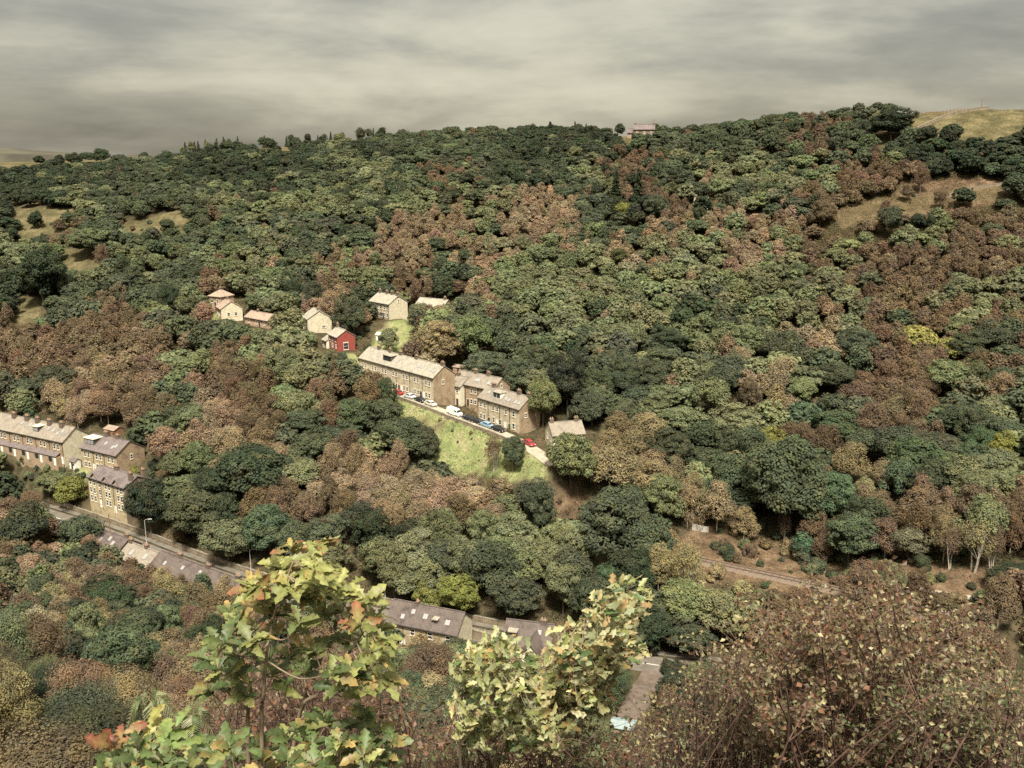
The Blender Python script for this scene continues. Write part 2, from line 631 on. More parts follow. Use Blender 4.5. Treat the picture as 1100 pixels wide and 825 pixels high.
def ground_material():
    m, nt, out = new_mat('hillside ground')
    b = N(nt, 'ShaderNodeBsdfDiffuse')
    tc = N(nt, 'ShaderNodeTexCoord')

    def noise(sc, det=6):
        n = N(nt, 'ShaderNodeTexNoise')
        n.inputs['Scale'].default_value = sc
        n.inputs['Detail'].default_value = det
        n.inputs['Roughness'].default_value = .65
        nt.links.new(tc.outputs['Object'], n.inputs['Vector'])
        return n.outputs['Fac']

    def rmp(f, stops):
        r = ramp(nt, stops)
        nt.links.new(f, r.inputs['Fac'])
        return r.outputs['Color']

    woods = rmp(noise(.35), [(.3, (.03, .032, .018)), (.5, (.06, .05, .03)), (.7, (.1, .075, .045))])
    green = rmp(noise(.16), [(.36, (.14, .17, .07)), (.5, (.19, .205, .09)), (.6, (.25, .235, .13)), (.72, (.2, .185, .1))])
    green = mixc(nt, green, rmp(noise(1.6), [(.3, (.6, .6, .6)), (.7, (1.2, 1.2, 1.2))]), 1.0, 'MULTIPLY')
    tan = rmp(noise(.12), [(.32, (.052, .05, .028)), (.5, (.096, .083, .045)), (.62, (.145, .122, .07)), (.75, (.085, .068, .04))])
    tan = mixc(nt, tan, rmp(noise(.9), [(.3, (.6, .6, .6)), (.7, (1.25, 1.25, 1.2))]), 1.0, 'MULTIPLY')
    rust = rmp(noise(.22), [(.32, (.07, .055, .034)), (.5, (.125, .088, .056)), (.62, (.175, .13, .082)), (.75, (.075, .068, .038))])
    rust = mixc(nt, rust, rmp(noise(1.3), [(.3, (.55, .55, .55)), (.7, (1.25, 1.2, 1.2))]), 1.0, 'MULTIPLY')
    at_ = N(nt, 'ShaderNodeAttribute', attribute_name='cover')
    sep = N(nt, 'ShaderNodeSeparateColor')
    nt.links.new(at_.outputs['Color'], sep.inputs[0])
    c = mixc(nt, woods, green, sep.outputs[0])
    c = mixc(nt, c, tan, sep.outputs[1])
    c = mixc(nt, c, rust, sep.outputs[2])
    nt.links.new(c, b.inputs['Color'])
    nt.links.new(b.outputs[0], out.inputs[0])
    return m


ny, nx = GX.shape
idx = np.arange(ny * nx).reshape(ny, nx)
faces = np.stack([idx[:-1, :-1], idx[:-1, 1:], idx[1:, 1:], idx[1:, :-1]], -1).reshape(-1, 4)
gme = bpy.data.meshes.new('ground')
gme.vertices.add(ny * nx)
gme.vertices.foreach_set('co', np.stack([GX, GY, Z], -1).astype(np.float32).ravel())
gme.loops.add(faces.size)
gme.loops.foreach_set('vertex_index', faces.astype(np.int32).ravel())
gme.polygons.add(len(faces))
gme.polygons.foreach_set('loop_start', np.arange(0, faces.size, 4, dtype=np.int32))
gme.update(calc_edges=True)
ca = gme.attributes.new('cover', 'FLOAT_COLOR', 'POINT')
ca.data.foreach_set('color', np.concatenate([cov, np.ones(GX.shape + (1,))], -1).astype(np.float32).ravel())
gme.polygons.foreach_set('use_smooth', np.ones(len(faces), dtype=bool))
gme.materials.append(ground_material())
ground = link(bpy.data.objects.new('ground', gme))
tag(ground, kind='structure')

# far moor seen past the left shoulder
mv, mf = [], []
nxm = 60
for i in range(nxm):
    x = -1500 + i * 28
    top = 6 + 17 * math.exp(-((x + 900) / 190) ** 2) - max(0, (x + 700)) * .012 + 1.2 * math.sin(i * 1.7)
    for (yy, zz) in ((1250, -40), (1330, top * .55), (1420, top), (1600, top - 6), (1900, -40)):
        mv.append((x, yy, zz))
for i in range(nxm - 1):
    for k in range(4):
        a = i * 5 + k
        mf.append((a, a + 5, a + 6, a + 1))
moor = mesh_obj('hills', mv, mf, simple('dark moorland', (.055, .05, .035), .95, .4, .02), smooth=True)
tag(moor, kind='structure')


def ribbon(name, pts, half, mat, lift=.06, kind='structure', sag=False):
    v, f = [], []
    for i, p in enumerate(pts):
        a, b = pts[max(i - 1, 0)], pts[min(i + 1, len(pts) - 1)]
        t = Vector((b.x - a.x, b.y - a.y, 0)).normalized()
        nrm = Vector((-t.y, t.x, 0))
        for s in (-1, -.33, .33, 1):
            q = p + nrm * half * s
            v.append((q.x, q.y, float(H(q.x, q.y)) + lift))
    for i in range(len(pts) - 1):
        for k in range(3):
            a = i * 4 + k
            f.append((a, a + 1, a + 5, a + 4))
    o = mesh_obj(name, v, f, mat)
    if kind:
        tag(o, kind=kind)
    return o


def resample(pts, step=2.0):
    out = [pts[0]]
    acc = 0
    for a, b in zip(pts[:-1], pts[1:]):
        L = (b - a).length
        n = max(1, int(L / step))
        for k in range(1, n + 1):
            out.append(a.lerp(b, k / n))
    return out


ribbon('road', resample(ROADS), 3.1, M['asphalt'])
ribbon('lane', resample(LANES), 2.1, M['lane'])
ribbon('driveway', resample(DRIVES), 2.3, M['drive'], .07)
ribbon('path', resample(PATHS, 1.5), 1.0, M['lane'])


def offset(pts, d):
    out = []
    for i, p in enumerate(pts):
        a, b = pts[max(i - 1, 0)], pts[min(i + 1, len(pts) - 1)]
        t = Vector((b.x - a.x, b.y - a.y, 0)).normalized()
        out.append(p + Vector((-t.y, t.x, 0)) * d)
    return out


# kerb and pavement strip on the far side of the valley road
ribbon('pavement', resample(offset(ROADS, 4.5)), .8, M['asphalt'], .16)
# dashed centre markings
mv, mf = [], []
rs = resample(ROADS, 2.0)
for i in range(0, len(rs) - 2, 5):
    a, b = rs[i], rs[i + 1]
    t = (b - a).normalized()
    nrm = Vector((-t.y, t.x, 0)) * .07
    o = len(mv)
    for q in (a - nrm, a + nrm, b + nrm, b - nrm):
        mv.append((q.x, q.y, float(H(q.x, q.y)) + .075))
    mf.append((o, o + 1, o + 2, o + 3))
tag(mesh_obj('road_markings', mv, mf, M['white']), kind='structure')


def stone_wall(name, pts, h, th, label, cat='wall', mat=None):
    pts = resample(pts, 2.0)
    t = empty(name, (pts[0].x, pts[0].y, float(H(pts[0].x, pts[0].y))))
    tag(t, label, cat)
    o = Vector(t.location)
    wb, cb = MB(), MB()
    for a, b in zip(pts[:-1], pts[1:]):
        d = Vector((b.x - a.x, b.y - a.y, 0)).normalized()
        n = Vector((-d.y, d.x, 0)) * th / 2
        za, zb = float(H(a.x, a.y)), float(H(b.x, b.y))
        A, B = Vector((a.x, a.y, za)) - o, Vector((b.x, b.y, zb)) - o
        dn, up = Vector((0, 0, -.8)), Vector((0, 0, h))
        wb.hexa([A - n + dn, B - n + dn, B + n + dn, A + n + dn, A - n + up, B - n + up, B + n + up, A + n + up])
        jit = random.uniform(-.03, .05)
        n2 = n * 1.25
        u2, u3 = Vector((0, 0, h + .003)), Vector((0, 0, h + .16 + jit))
        A2, B2 = A + d * .04, B - d * .04
        cb.hexa([A2 - n2 + u2, B2 - n2 + u2, B2 + n2 + u2, A2 + n2 + u2, A2 - n2 + u3, B2 - n2 + u3, B2 + n2 + u3, A2 + n2 + u3])
    wb.build('masonry', mat or M['wallstone'], t)
    cb.build('coping', M['coping'], t)
    return t


def sub(pts, a, b):
    n = len(pts)
    return pts[int(a * n):max(int(b * n), int(a * n) + 2)]


stone_wall('stone_wall', sub(offset(ROADS, 5.8), .08, .68), 1.1, .4, 'long dark stone wall along the far side of the valley road')
stone_wall('stone_wall', sub(offset(ROADS, -4.3), .1, .2), 1.0, .4, 'short stone wall on the near side of the valley road below the three storey house')
stone_wall('stone_wall', sub(offset(LANES, -2.5), .3, .8), .8, .4, 'pale tumbled stone wall between the parked cars and the green field')
stone_wall('stone_wall', sub(offset(LANES, 2.8), .08, .28), 1.2, .4, 'pale garden wall below the red house along the lane')
fp = [Vector(at(u, v, Y)) for u, v, Y in ((985, 137, 430), (1012, 131, 438), (1040, 124, 444), (1062, 118, 446))]
stone_wall('field_wall', fp, 1.1, .6, 'dark dry stone wall slanting across the top pasture', 'wall')
fp = [Vector(at(u, v, Y)) for u, v, Y in ((1005, 207, 372), (1040, 203, 374), (1085, 199, 374))]
stone_wall('field_wall', fp, .9, .5, 'dark low stone wall crossing the bracken slope under the dark wood')
fp = [Vector(at(u, v, Y)) for u, v, Y in ((505, 684, 176), (525, 689, 174), (543, 694, 172))]
stone_wall('stone_wall', fp, 2.0, .5, 'tall stone yard wall joining the purple roofed row and the cross gabled house')

# ------------------------------------------------------------------ railway
rt = empty('railway_track', tuple(RAILS[0]))
tag(rt, 'rusty brown railway track slanting down through scrub at the foot of the slope', 'railway track')
o0 = Vector(rt.location)
rp_ = resample(RAILS, 1.45)
bv, bf = [], []
for i, p in enumerate(rp_):
    a, b = rp_[max(i - 1, 0)], rp_[min(i + 1, len(rp_) - 1)]
    t = Vector((b.x - a.x, b.y - a.y, 0)).normalized()
    n = Vector((-t.y, t.x, 0))
    z = float(H(p.x, p.y)) - o0.z
    base = Vector((p.x - o0.x, p.y - o0.y, z))
    for s, h in ((-2.4, -.1), (-1.5, .38), (1.5, .38), (2.4, -.1)):
        bv.append(base + n * s + Vector((0, 0, h)))
for i in range(len(rp_) - 1):
    for k in range(3):
        a = i * 4 + k
        bf.append((a, a + 1, a + 5, a + 4))
mesh_obj('ballast', bv, bf, M['ballast'], rt)
for i in range(4, len(rp_) - 1):
    for q in (0,):
        sl = MB()
        p = rp_[i].lerp(rp_[i + 1], q)
        t = (rp_[i + 1] - rp_[i])
        t.z = 0
        t.normalize()
        n = Vector((-t.y, t.x, 0))
        z = float(H(p.x, p.y)) - o0.z
        c = Vector((p.x - o0.x, p.y - o0.y, z + .383))
        hx, hy, up = t * .13, n * 1.3, Vector((0, 0, .1))
        sl.hexa([c - hx - hy, c + hx - hy, c + hx + hy, c - hx + hy, c - hx - hy + up, c + hx - hy + up, c + hx + hy + up, c - hx + hy + up])
        sl.build('sleeper', M['sleeper'], rt)
for s in (-.72, .72):
    rl = MB()
    pts = []
    for i, p in enumerate(rp_):
        a, b = rp_[max(i - 1, 0)], rp_[min(i + 1, len(rp_) - 1)]
        t = Vector((b.x - a.x, b.y - a.y, 0)).normalized()
        n = Vector((-t.y, t.x, 0))
        pts.append(Vector((p.x - o0.x, p.y - o0.y, float(H(p.x, p.y)) - o0.z + .56)) + n * s)
    rl.tube(pts, [.09] * len(pts), 4)
    rl.build('rail', M['rail'], rt)

# grey concrete fence panels above the line
cf = empty('concrete_fence', hit(752, 571))
tag(cf, 'short grey concrete panel fence standing among bushes above the railway', 'fence')
for i in range(3):
    MB().box(-1.9 + i * 1.3, -.62 + i * 1.3, -.05, .05, -.8, 1.7 - i * .12).build('panel', M['concrete'], cf)
for i in range(4):
    MB().box(-1.97 + i * 1.3, -1.83 + i * 1.3, -.1, .1, -.8, 1.85 - i * .12).build('post', M['concrete'], cf)
cf.rotation_euler = (0, 0, R(-20))


# ------------------------------------------------------------------ houses
def house(name, label, cat, a, b, depth_, eave, ridge, wall, roof, gable=None, front_windows=(), gable_windows=(), doors=(), chimneys=(), skylights=(), dormers=(),
          pipes=(), hip=False, found=4.0, gutter=True, left_gable_windows=()):
    """a,b: front base corners left,right. local x along the front, y to the back, z up."""
    d = b - a
    L = math.hypot(d.x, d.y)
    yaw = math.atan2(d.y, d.x)
    t = empty(name, tuple(a), yaw)
    tag(t, label, cat)
    D = depth_
    # walls with gables
    V = [(0, 0, -found), (L, 0, -found), (L, D, -found), (0, D, -found), (0, 0, eave), (L, 0, eave), (L, D, eave), (0, D, eave), (L, D / 2, ridge - .08), (0, D / 2, ridge - .08)]
    if hip:
        mesh_obj('wall', V[:8], [(0, 1, 5, 4), (1, 2, 6, 5), (2, 3, 7, 6), (3, 0, 4, 7)], wall, t)
    else:
        w_ = mesh_obj('wall', V, [(0, 1, 5, 4), (2, 3, 7, 6), (1, 2, 6, 8, 5), (3, 0, 4, 9, 7)], wall, t)
        if gable:
            w_.data.materials.append(gable)
            w_.data.polygons[2].material_index = 1
            w_.data.polygons[3].material_index = 1
    # roof slabs
    ov, th, ex = .35, .16, .22
    sl_ = (ridge - eave) / (D / 2)
    m = MB()
    if hip:
        hp = min(L, D) / 2
        e = [(-ov, -ov, eave - sl_ * ov), (L + ov, -ov, eave - sl_ * ov), (L + ov, D + ov, eave - sl_ * ov), (-ov, D + ov, eave - sl_ * ov)]
        rg = [(hp, D / 2, ridge), (L - hp, D / 2, ridge)]
        if abs(L - 2 * hp) < .1:
            rg[1] = (hp + .1, D / 2, ridge)
        allp = e + rg
        top = [(x, y, z + th) for x, y, z in allp]
        m.add(allp + top, [(6, 7, 11, 10), (7, 8, 11), (8, 9, 10, 11), (9, 6, 10), (0, 1, 7, 6), (1, 2, 8, 7), (2, 3, 9, 8), (3, 0, 6, 9), (3, 2, 1, 0)])
    else:
        for s in (0, 1):
            ye, yr = (-ov, D / 2) if s == 0 else (D + ov, D / 2)
            ze = eave - sl_ * ov
            p = [(-ex, ye, ze), (L + ex, ye, ze), (L + ex, yr, ridge), (-ex, yr, ridge)]
            q = [(x, y, z + th) for x, y, z in p]
            if s == 1:
                p = [p[1], p[0], p[3], p[2]]
                q = [q[1], q[0], q[3], q[2]]
            m.hexa(p + q)
        m.box(-ex, L + ex, D / 2 - .16, D / 2 + .16, ridge + th - .06, ridge + th + .07)
    rf = m.build('roof', roof, t)
    if gutter:
        MB().box(-.1, L + .1, -ov - .12, -ov - .005, eave - sl_ * ov - .14, eave - sl_ * ov - .02).build('gutter', M['black'], t)
    for x in pipes:
        MB().box(x - .05, x + .05, -.12, -.01, -1, eave - .25).build('drainpipe', M['black'], t)

    def window(x0, z0, w_, h_, face='f', bars=True, fm='white'):
        fr, pa = MB(), MB()

        def bx(mb, xa, xb, da, db, za, zb):
            if face == 'f':
                mb.box(xa, xb, -db, -da, za, zb)
            elif face == 'g':
                mb.box(L + da, L + db, xa, xb, za, zb)
            else:
                mb.box(-db, -da, xa, xb, za, zb)
        e = .06
        for (xa, xb, za, zb) in ((x0, x0 + e, z0, z0 + h_), (x0 + w_ - e, x0 + w_, z0, z0 + h_), (x0 + e, x0 + w_ - e, z0, z0 + e), (x0 + e, x0 + w_ - e, z0 + h_ - e, z0 + h_)):
            bx(fr, xa, xb, .003, .07, za, zb)
        if bars:
            bx(fr, x0 + e, x0 + w_ - e, .003, .06, z0 + h_ * .5 - .03, z0 + h_ * .5 + .03)
        f_ = fr.build('window', M[fm], t)
        bx(pa, x0 + e, x0 + w_ - e, .003, .025, z0 + e, z0 + h_ - e)
        pa.build('pane', M['glass'], f_)
        si = MB()
        bx(si, x0 - .12, x0 + w_ + .12, .003, .12, z0 - .2, z0 - .003)
        si.build('sill', M['sill'], f_)
        li = MB()
        bx(li, x0 - .12, x0 + w_ + .12, .003, .05, z0 + h_ + .003, z0 + h_ + .26)
        li.build('lintel', M['sill'], f_)
    for wdw in front_windows:
        window(*wdw)
    for wdw in gable_windows:
        window(*wdw, face='g')
    for wdw in left_gable_windows:
        window(*wdw, face='l')
    for (x0, z0, w_, h_, mt) in doors:
        dd = MB().box(x0, x0 + w_, -.06, -.003, z0, z0 + h_).build('door', M[mt], t)
        MB().box(x0 - .15, x0 - .003, -.04, -.003, z0, z0 + h_ + .2).box(x0 + w_ + .003, x0 + w_ + .15, -.04, -.003, z0, z0 + h_ + .2).box(x0 - .003, x0 + w_ + .003, -.04, -.003, z0 + h_ + .003, z0 + h_ + .2).build('door_surround', M['sill'], dd)
    for (x, yf, w_, h_) in chimneys:
        y = D * yf
        zb = ridge - abs(y - D / 2) * sl_ - .5
        ch = MB().box(x - w_ / 2, x + w_ / 2, y - .4, y + .4, zb, ridge + h_).box(x - w_ / 2 - .07, x + w_ / 2 + .07, y - .47, y + .47, ridge + h_ + .002, ridge + h_ + .16).build('chimney', M['chimney'], rf)
        pm = MB()
        for k in range(max(2, int(w_ / .45))):
            px = x - w_ / 2 + (k + .5) * w_ / max(2, int(w_ / .45))
            pm.tube([(px, y, ridge + h_ + .16), (px, y, ridge + h_ + .62)], [.14, .11], 8)
        # pots belong to the stack
        pm.build('chimney_pot', M['pot'], rf)
    up = Vector((0, -sl_, 0))
    nrm = Vector((0, -sl_, 1)).normalized()
    tng = Vector((0, 1, sl_)).normalized()
    for (x, f0, w_, h_) in skylights:
        c0 = Vector((x, D / 2 * f0, eave + sl_ * D / 2 * f0)) + nrm * (th + .02)
        ax, ay = Vector((w_, 0, 0)), tng * h_
        p = [c0, c0 + ax, c0 + ax + ay, c0 + ay]
        k = MB().hexa(p + [q + nrm * .09 for q in p]).build('skylight', M['skyglass'], rf)
    for (x, w_, h_, mt, gl) in dormers:
        y0 = D * .13
        z0 = eave + sl_ * y0 + th
        yb = min(D / 2, y0 + h_ / max(sl_, .2))
        dm = MB().box(x, x + w_, y0, D / 2 - .1, z0 - .35, z0 + h_).build('dormer', M[mt], rf)
        rfm = MB().box(x - .2, x + w_ + .2, y0 - .25, D / 2 - .05, z0 + h_ + .002, z0 + h_ + .16).build('dormer_roof', M['sill'] if gl != 'dark' else M['slate_pale'], rf)
        pn = MB()
        nwin = max(1, int(w_ / 1.3))
        ww = (w_ - .3) / nwin
        for k in range(nwin):
            pn.box(x + .15 + k * ww + .08, x + .15 + (k + 1) * ww - .08, y0 - .04, y0 - .003, z0 + .15, z0 + h_ - .15)
        pn.build('dormer_window', M['glass'] if gl != 'white' else M['skyglass'], rf)
    return t, L


def rows(L, n, zs, w=.95, h=1.45, pair=True, skip=()):
    out = []
    for i in range(n):
        c = (i + .5) * L / n
        for k, z in enumerate(zs):
            if (i, k) in skip:
                continue
            if pair:
                out.append((c - w - .35, z, w, h))
                out.append((c + .35, z, w, h))
            else:
                out.append((c - w / 2, z, w, h))
    return out


EXCL = []  # footprints: centre line, half-width


def foot(key, D):
    a, b = HOUSES[key]
    n = (b - a).normalized()
    n = Vector((-n.y, n.x, 0))
    EXCL.append((a + n * D / 2, b + n * D / 2, D / 2 + 2.2))


def hl(key):
    a, b = HOUSES[key]
    return math.hypot(b.x - a.x, b.y - a.y)


# long upper terrace
L = hl('G')
house('terrace_row', 'long buff stone terrace with dark dormer above parked cars on the upper lane', 'terrace', *HOUSES['G'], 8.2, 7.5, 10.4, M['stone_light'], M['slate_pale'], gable=M['stone_brown'],
      front_windows=[(x, z, w, h) for (x, z, w, h) in rows(L, 7, (.9, 4.6), .9, 1.4, True) if not (3.2 < x < 8.5 and z < 2)] + [],
      gable_windows=[(3.2, 5.0, .8, 1.2)],
      doors=[((i + .5) * L / 7 - .45 + (2.1 if i % 2 else -2.1), 0, .95, 2.2, 'door_dark' if i % 2 else 'white') for i in range(7)],
      chimneys=[(L * k / 7, .5, 1.3, 1.0) for k in (1.0, 2.1, 3.1, 4.6, 6.9)],
      skylights=[(L * .47, .35, .9, 1.2), (L * .62, .4, .9, 1.2), (L * .75, .4, .9, 1.2), (L * .79, .4, .9, 1.2), (L * .9, .35, 1.0, 1.3), (L * .95, .35, .8, 1.2), (L * .2, .4, .8, 1.1)],
      dormers=[(L * .305, 4.2, 1.7, 'dormer', 'dark')], pipes=[L * .34, L * .52, L * .7, L * .86])
foot('G', 8.2)
# dark porch lean-to by the red car
a, b = HOUSES['G']
# mid row behind
L = hl('H')
house('terrace_row', 'brown stone row with pale rendered end, set back behind the front terrace', 'terrace', *HOUSES['H'], 7.6, 6.6, 9.4, M['stone_brown'], M['slate'], gable=M['stone_brown'],
      front_windows=rows(L, 3, (.9, 4.2), .9, 1.35), gable_windows=[(3.3, 6.6, .8, 1.0)], doors=[(L * .33, 0, .95, 2.1, 'door_dark'), (L * .66, 0, .95, 2.1, 'white')],
      chimneys=[(L * .35, .5, 1.2, 1.0), (L * .68, .5, 1.2, 1.0)], skylights=[(L * .47, .35, .9, 1.2), (L * .52, .35, .9, 1.2), (L * .78, .3, 1.0, 1.2)], pipes=[L * .3, L * .62])
foot('H', 7.6)
a, b = HOUSES['H']
# pale rendered wing at the left end of the row
d = (b - a).normalized()
nrm2 = Vector((-d.y, d.x, 0))
HOUSES['H2'] = (a - d * .2 - nrm2 * 1.6, a + d * 4.2 - nrm2 * 1.6)
L = hl('H2')
house('cottage', 'pale rendered cottage wing with slate roof at the uphill end of the brown row', 'house', *HOUSES['H2'], 6.8, 6.0, 8.2, M['render_pale'], M['slate'],
      front_windows=[(.6, 3.9, .9, 1.3), (2.6, 3.9, .9, 1.3), (.6, .9, .9, 1.3)], doors=[(2.6, 0, .9, 2.1, 'door_dark')], chimneys=[(.6, .5, 1, .8)])
# front lower terrace
L = hl('I')
house('terrace_row', 'buff stone terrace with white dormer window beside the end of the lane', 'terrace', *HOUSES['I'], 7.8, 7.4, 10.2, M['stone_light'], M['slate'], gable=M['stone_brown'],
      front_windows=[(.8, 4.7, .9, 1.4), (2.6, 4.7, .9, 1.4), (6.4, 4.7, .9, 1.4), (8.2, 4.7, .9, 1.4), (12, 4.7, .9, 1.4), (15.2, 4.7, 1.1, 1.5), (.8, 1.2, .9, 1.4), (2.4, 1.2, .9, 1.4), (6.6, 1.2, .9, 1.5), (9.6, 1.2, .9, 1.4), (15.2, 1.1, 1.1, 1.6)],
      doors=[(4.4, 0, 1.0, 2.2, 'door_dark'), (8.1, 0, 1, 2.2, 'white'), (11.6, 0, 1, 2.2, 'white'), (13.5, 0, 1, 2.2, 'door_green')],
      gable_windows=[(2.0, 4.6, .8, 1.2)],
      chimneys=[(L * .14, .5, 1.3, 1.0), (L * .75, .5, 1.3, 1.1), (L * .98, .5, 1.2, 1.0)], skylights=[(L * .57, .3, 1.0, 1.2), (L * .64, .25, 1.0, 1.2), (L * .8, .25, 1.0, 1.2), (L * .88, .25, 1.0, 1.2), (L * .12, .4, 1., 1.1)],
      dormers=[(L * .3, 3.4, 1.6, 'white', 'dark')], pipes=[L * .25, L * .53, L * .77])
foot('I', 7.8)
# lower left rows
L = hl('A')
house('terrace_row', 'long gritstone terrace with pale rendered gable end and lean-to porches', 'terrace', *HOUSES['A'], 9.0, 6.9, 10.0, M['stone_brown'], M['slate'], gable=M['render'],
      front_windows=rows(L, 8, (.7, 4.2), .95, 1.6), doors=[((i + .5) * L / 8 + 1.9, 0, .9, 2.1, 'white') for i in range(8)],
      chimneys=[(L * k / 8, .42, 1.5, 1.1) for k in (3.6, 4.6, 5.4, 6.3, 7.2)], skylights=[(L * .63, .5, .9, 1.2), (L * .8, .5, .9, 1.2), (L * .85, .45, .9, 1.2), (L * .9, .3, .9, 1.3), (L * .93, .5, .9, 1.2), (L * .55, .5, .9, 1.2)],
      dormers=[(L * .7, 2.4, 1.5, 'dormer', 'white')], pipes=[L * k / 8 for k in (3, 4, 5, 6, 7, 7.95)])
foot('A', 9)
a, b = HOUSES['A']
# ground floor lean-to strip of the row
for o in [o for o in COL.objects if o.name.startswith('terrace_row') and 'lean-to' in o.get('label', '')]:
    MB().hexa([(L * .05, -1.7, 2.5), (L * .97, -1.7, 2.5), (L * .97, -.01, 3.3), (L * .05, -.01, 3.3), (L * .05, -1.7, 2.62), (L * .97, -1.7, 2.62), (L * .97, -.01, 3.45), (L * .05, -.01, 3.45)]).build('porch_roof', M['slate_dark'], o)
    MB().box(L * .05, L * .97, -1.5, -.02, -4, 2.35).build('porch_wall', M['stone_brown'], o)
    for k in range(8):
        x0 = L * (k + .15) / 8
        if x0 > L * .06:
            MB().box(x0 + .2, x0 + L * .3 / 8 - .2, -1.56, -1.503, .8, 2.2).build('bay_window', M['glass'], o)
            MB().box(x0 + L * .4 / 8, x0 + L * .4 / 8 + .9, -1.56, -1.503, -.2, 2.0).build('door', M['white'], o)
L = hl('B')
house('terrace_row', 'short stone row with big black dormer behind the three storey house', 'terrace', *HOUSES['B'], 9.5, 6.4, 9.3, M['stone'], M['slate_dark'], gable=M['stone_brown'],
      front_windows=rows(L, 3, (.9, 3.9), .9, 1.5), gable_windows=[(4.6, 4.0, .8, 1.4)], doors=[(L * .32, 0, .9, 2.1, 'white'), (L * .68, 0, .9, 2.1, 'white')],
      chimneys=[(L * .36, .5, 1.5, 1.2), (L * .68, .5, 1.3, 1.0)], skylights=[(L * .5, .45, .9, 1.2), (L * .8, .4, .9, 1.2), (L * .74, .3, .9, 1.2)], dormers=[(L * .02, 4.2, 1.7, 'dormer', 'white')], pipes=[L * .35, L * .66])
foot('B', 9.5)
L = hl('C')
tC, L = house('terrace_house', 'three storey gritstone house with small roof gables standing by the valley road', 'house', *HOUSES['C'], 8.5, 7.4, 9.4, M['stone'], M['slate_dark'], gable=M['stone_dark'],
      front_windows=[(x, z, .95, 1.6) for z in (.6, 3.0, 5.3) for x in (.7, 2.5, 4.9, L * .47, L * .56, L * .79, L * .88)], doors=[(L * .3, -.6, .95, 2.1, 'white'), (L * .68, -.9, .9, 2.0, 'white')],
      chimneys=[(L * .45, .5, 1.6, 1.1), (L * .97, .3, 1.2, 1.3), (L * .97, .75, 1.2, 1.3)], skylights=[], pipes=[L * .36, L * .7], found=6)
foot('C', 8.5)
for k, x in enumerate((L * .08, L * .4, L * .68)):
    # cross gables on the street front
    wv = 1.9
    MB().add([(x, .02, 7.2), (x + 2 * wv, .02, 7.2), (x + wv, .02, 9.0), (x, 3.6, 7.2), (x + 2 * wv, 3.6, 7.2), (x + wv, 3.6, 9.0)], [(0, 1, 2), (4, 3, 5)]).build('gablet', M['stone'], tC)
    m = MB()
    for s in (-1, 1):
        e = [(x + wv + s * (wv + .3), -.35, 6.95), (x + wv, -.35, 9.05), (x + wv, 4.0, 9.05), (x + wv + s * (wv + .3), 4.0, 6.95)]
        if s < 0:
            e = [e[1], e[0], e[3], e[2]]
        m.hexa(e + [(p[0], p[1], p[2] + .14) for p in e])
    m.build('gablet_roof', M['slate_dark'], tC)
# purple roofed row by the road
L = hl('E')
house('terrace_row', 'stone cottage row under a patched purple slate roof with small rooflights', 'terrace', *HOUSES['E'], 7.4, 5.7, 8.6, M['stone'], M['slate_purple'], gable=M['render'],
      front_windows=rows(L, 4, (.8, 3.6), 1.0, 1.4, False), doors=[(L * .62, 0, .95, 2.1, 'door_dark'), (L * .2, 0, .9, 2.1, 'white')], chimneys=[(L * .34, .5, .6, .5)],
      skylights=[(L * .3, .5, .8, 1.0), (L * .48, .38, 1.0, 1.1), (L * .8, .3, 1.0, 1.1), (L * .18, .2, .8, 1.0)], pipes=[L * .24, L * .57, L * .98], dormers=[(L * .64, .9, .8, 'slate_purple', 'dark')], found=5)
foot('E', 7.4)


def xyz_house(key, x, y, z, yaw, L):
    d = Vector((math.cos(R(yaw)), math.sin(R(yaw)), 0))
    HOUSES[key] = (Vector((x, y, z)), Vector((x, y, z)) + d * L)


# roofs of the row between the wood and the valley road
RY = math.degrees(math.atan2(-.562, .827))
for key, x0, x1, zb, off in (('D1', -105.0, -88.5, -96.3, 11.6), ('D2', -87.8, -78.5, -97.0, 11.9), ('D3', -77.8, -50.0, -96.4, 11.5)):
    fr = (x0 + 105) / 45
    yb = 228.6 - 30.3 * fr
    xyz_house(key, x0 - .562 * off, yb - .827 * off, zb, RY, (x1 - x0) / .827)
L = hl('D1')
house('terrace_row', 'sunken stone cottage row whose brown roof with rooflights rises beside the valley road', 'terrace', *HOUSES['D1'], 7, 4.2, 6.6, M['stone_brown'], M['slate_purple'], front_windows=rows(L, 4, (1.6,), .9, 1.3),
      chimneys=[(L * .45, .5, 1.3, .9), (L * .95, .55, 1.3, .8)], skylights=[(L * .3, .3, 1.0, 1.3), (L * .42, .45, .9, 1.2), (L * .55, .25, 1.0, 1.2), (L * .7, .5, .9, 1.2), (L * .8, .3, 1, 1.2)], doors=[(L * .5, 0, .9, 2.1, 'white')])
L = hl('D2')
house('cottage', 'small stone cottage with grey roof between two longer roadside roofs', 'house', *HOUSES['D2'], 7, 4.4, 6.8, M['stone'], M['slate'], front_windows=rows(L, 2, (1.6,), .9, 1.3),
      chimneys=[(.6, .5, 1.3, .9), (L * .6, .5, 1.0, .8)], skylights=[(L * .25, .3, 1.2, 1.5), (L * .7, .35, 1.2, 1.4)], doors=[(L * .5, 0, .9, 2.1, 'white')])
L = hl('D3')
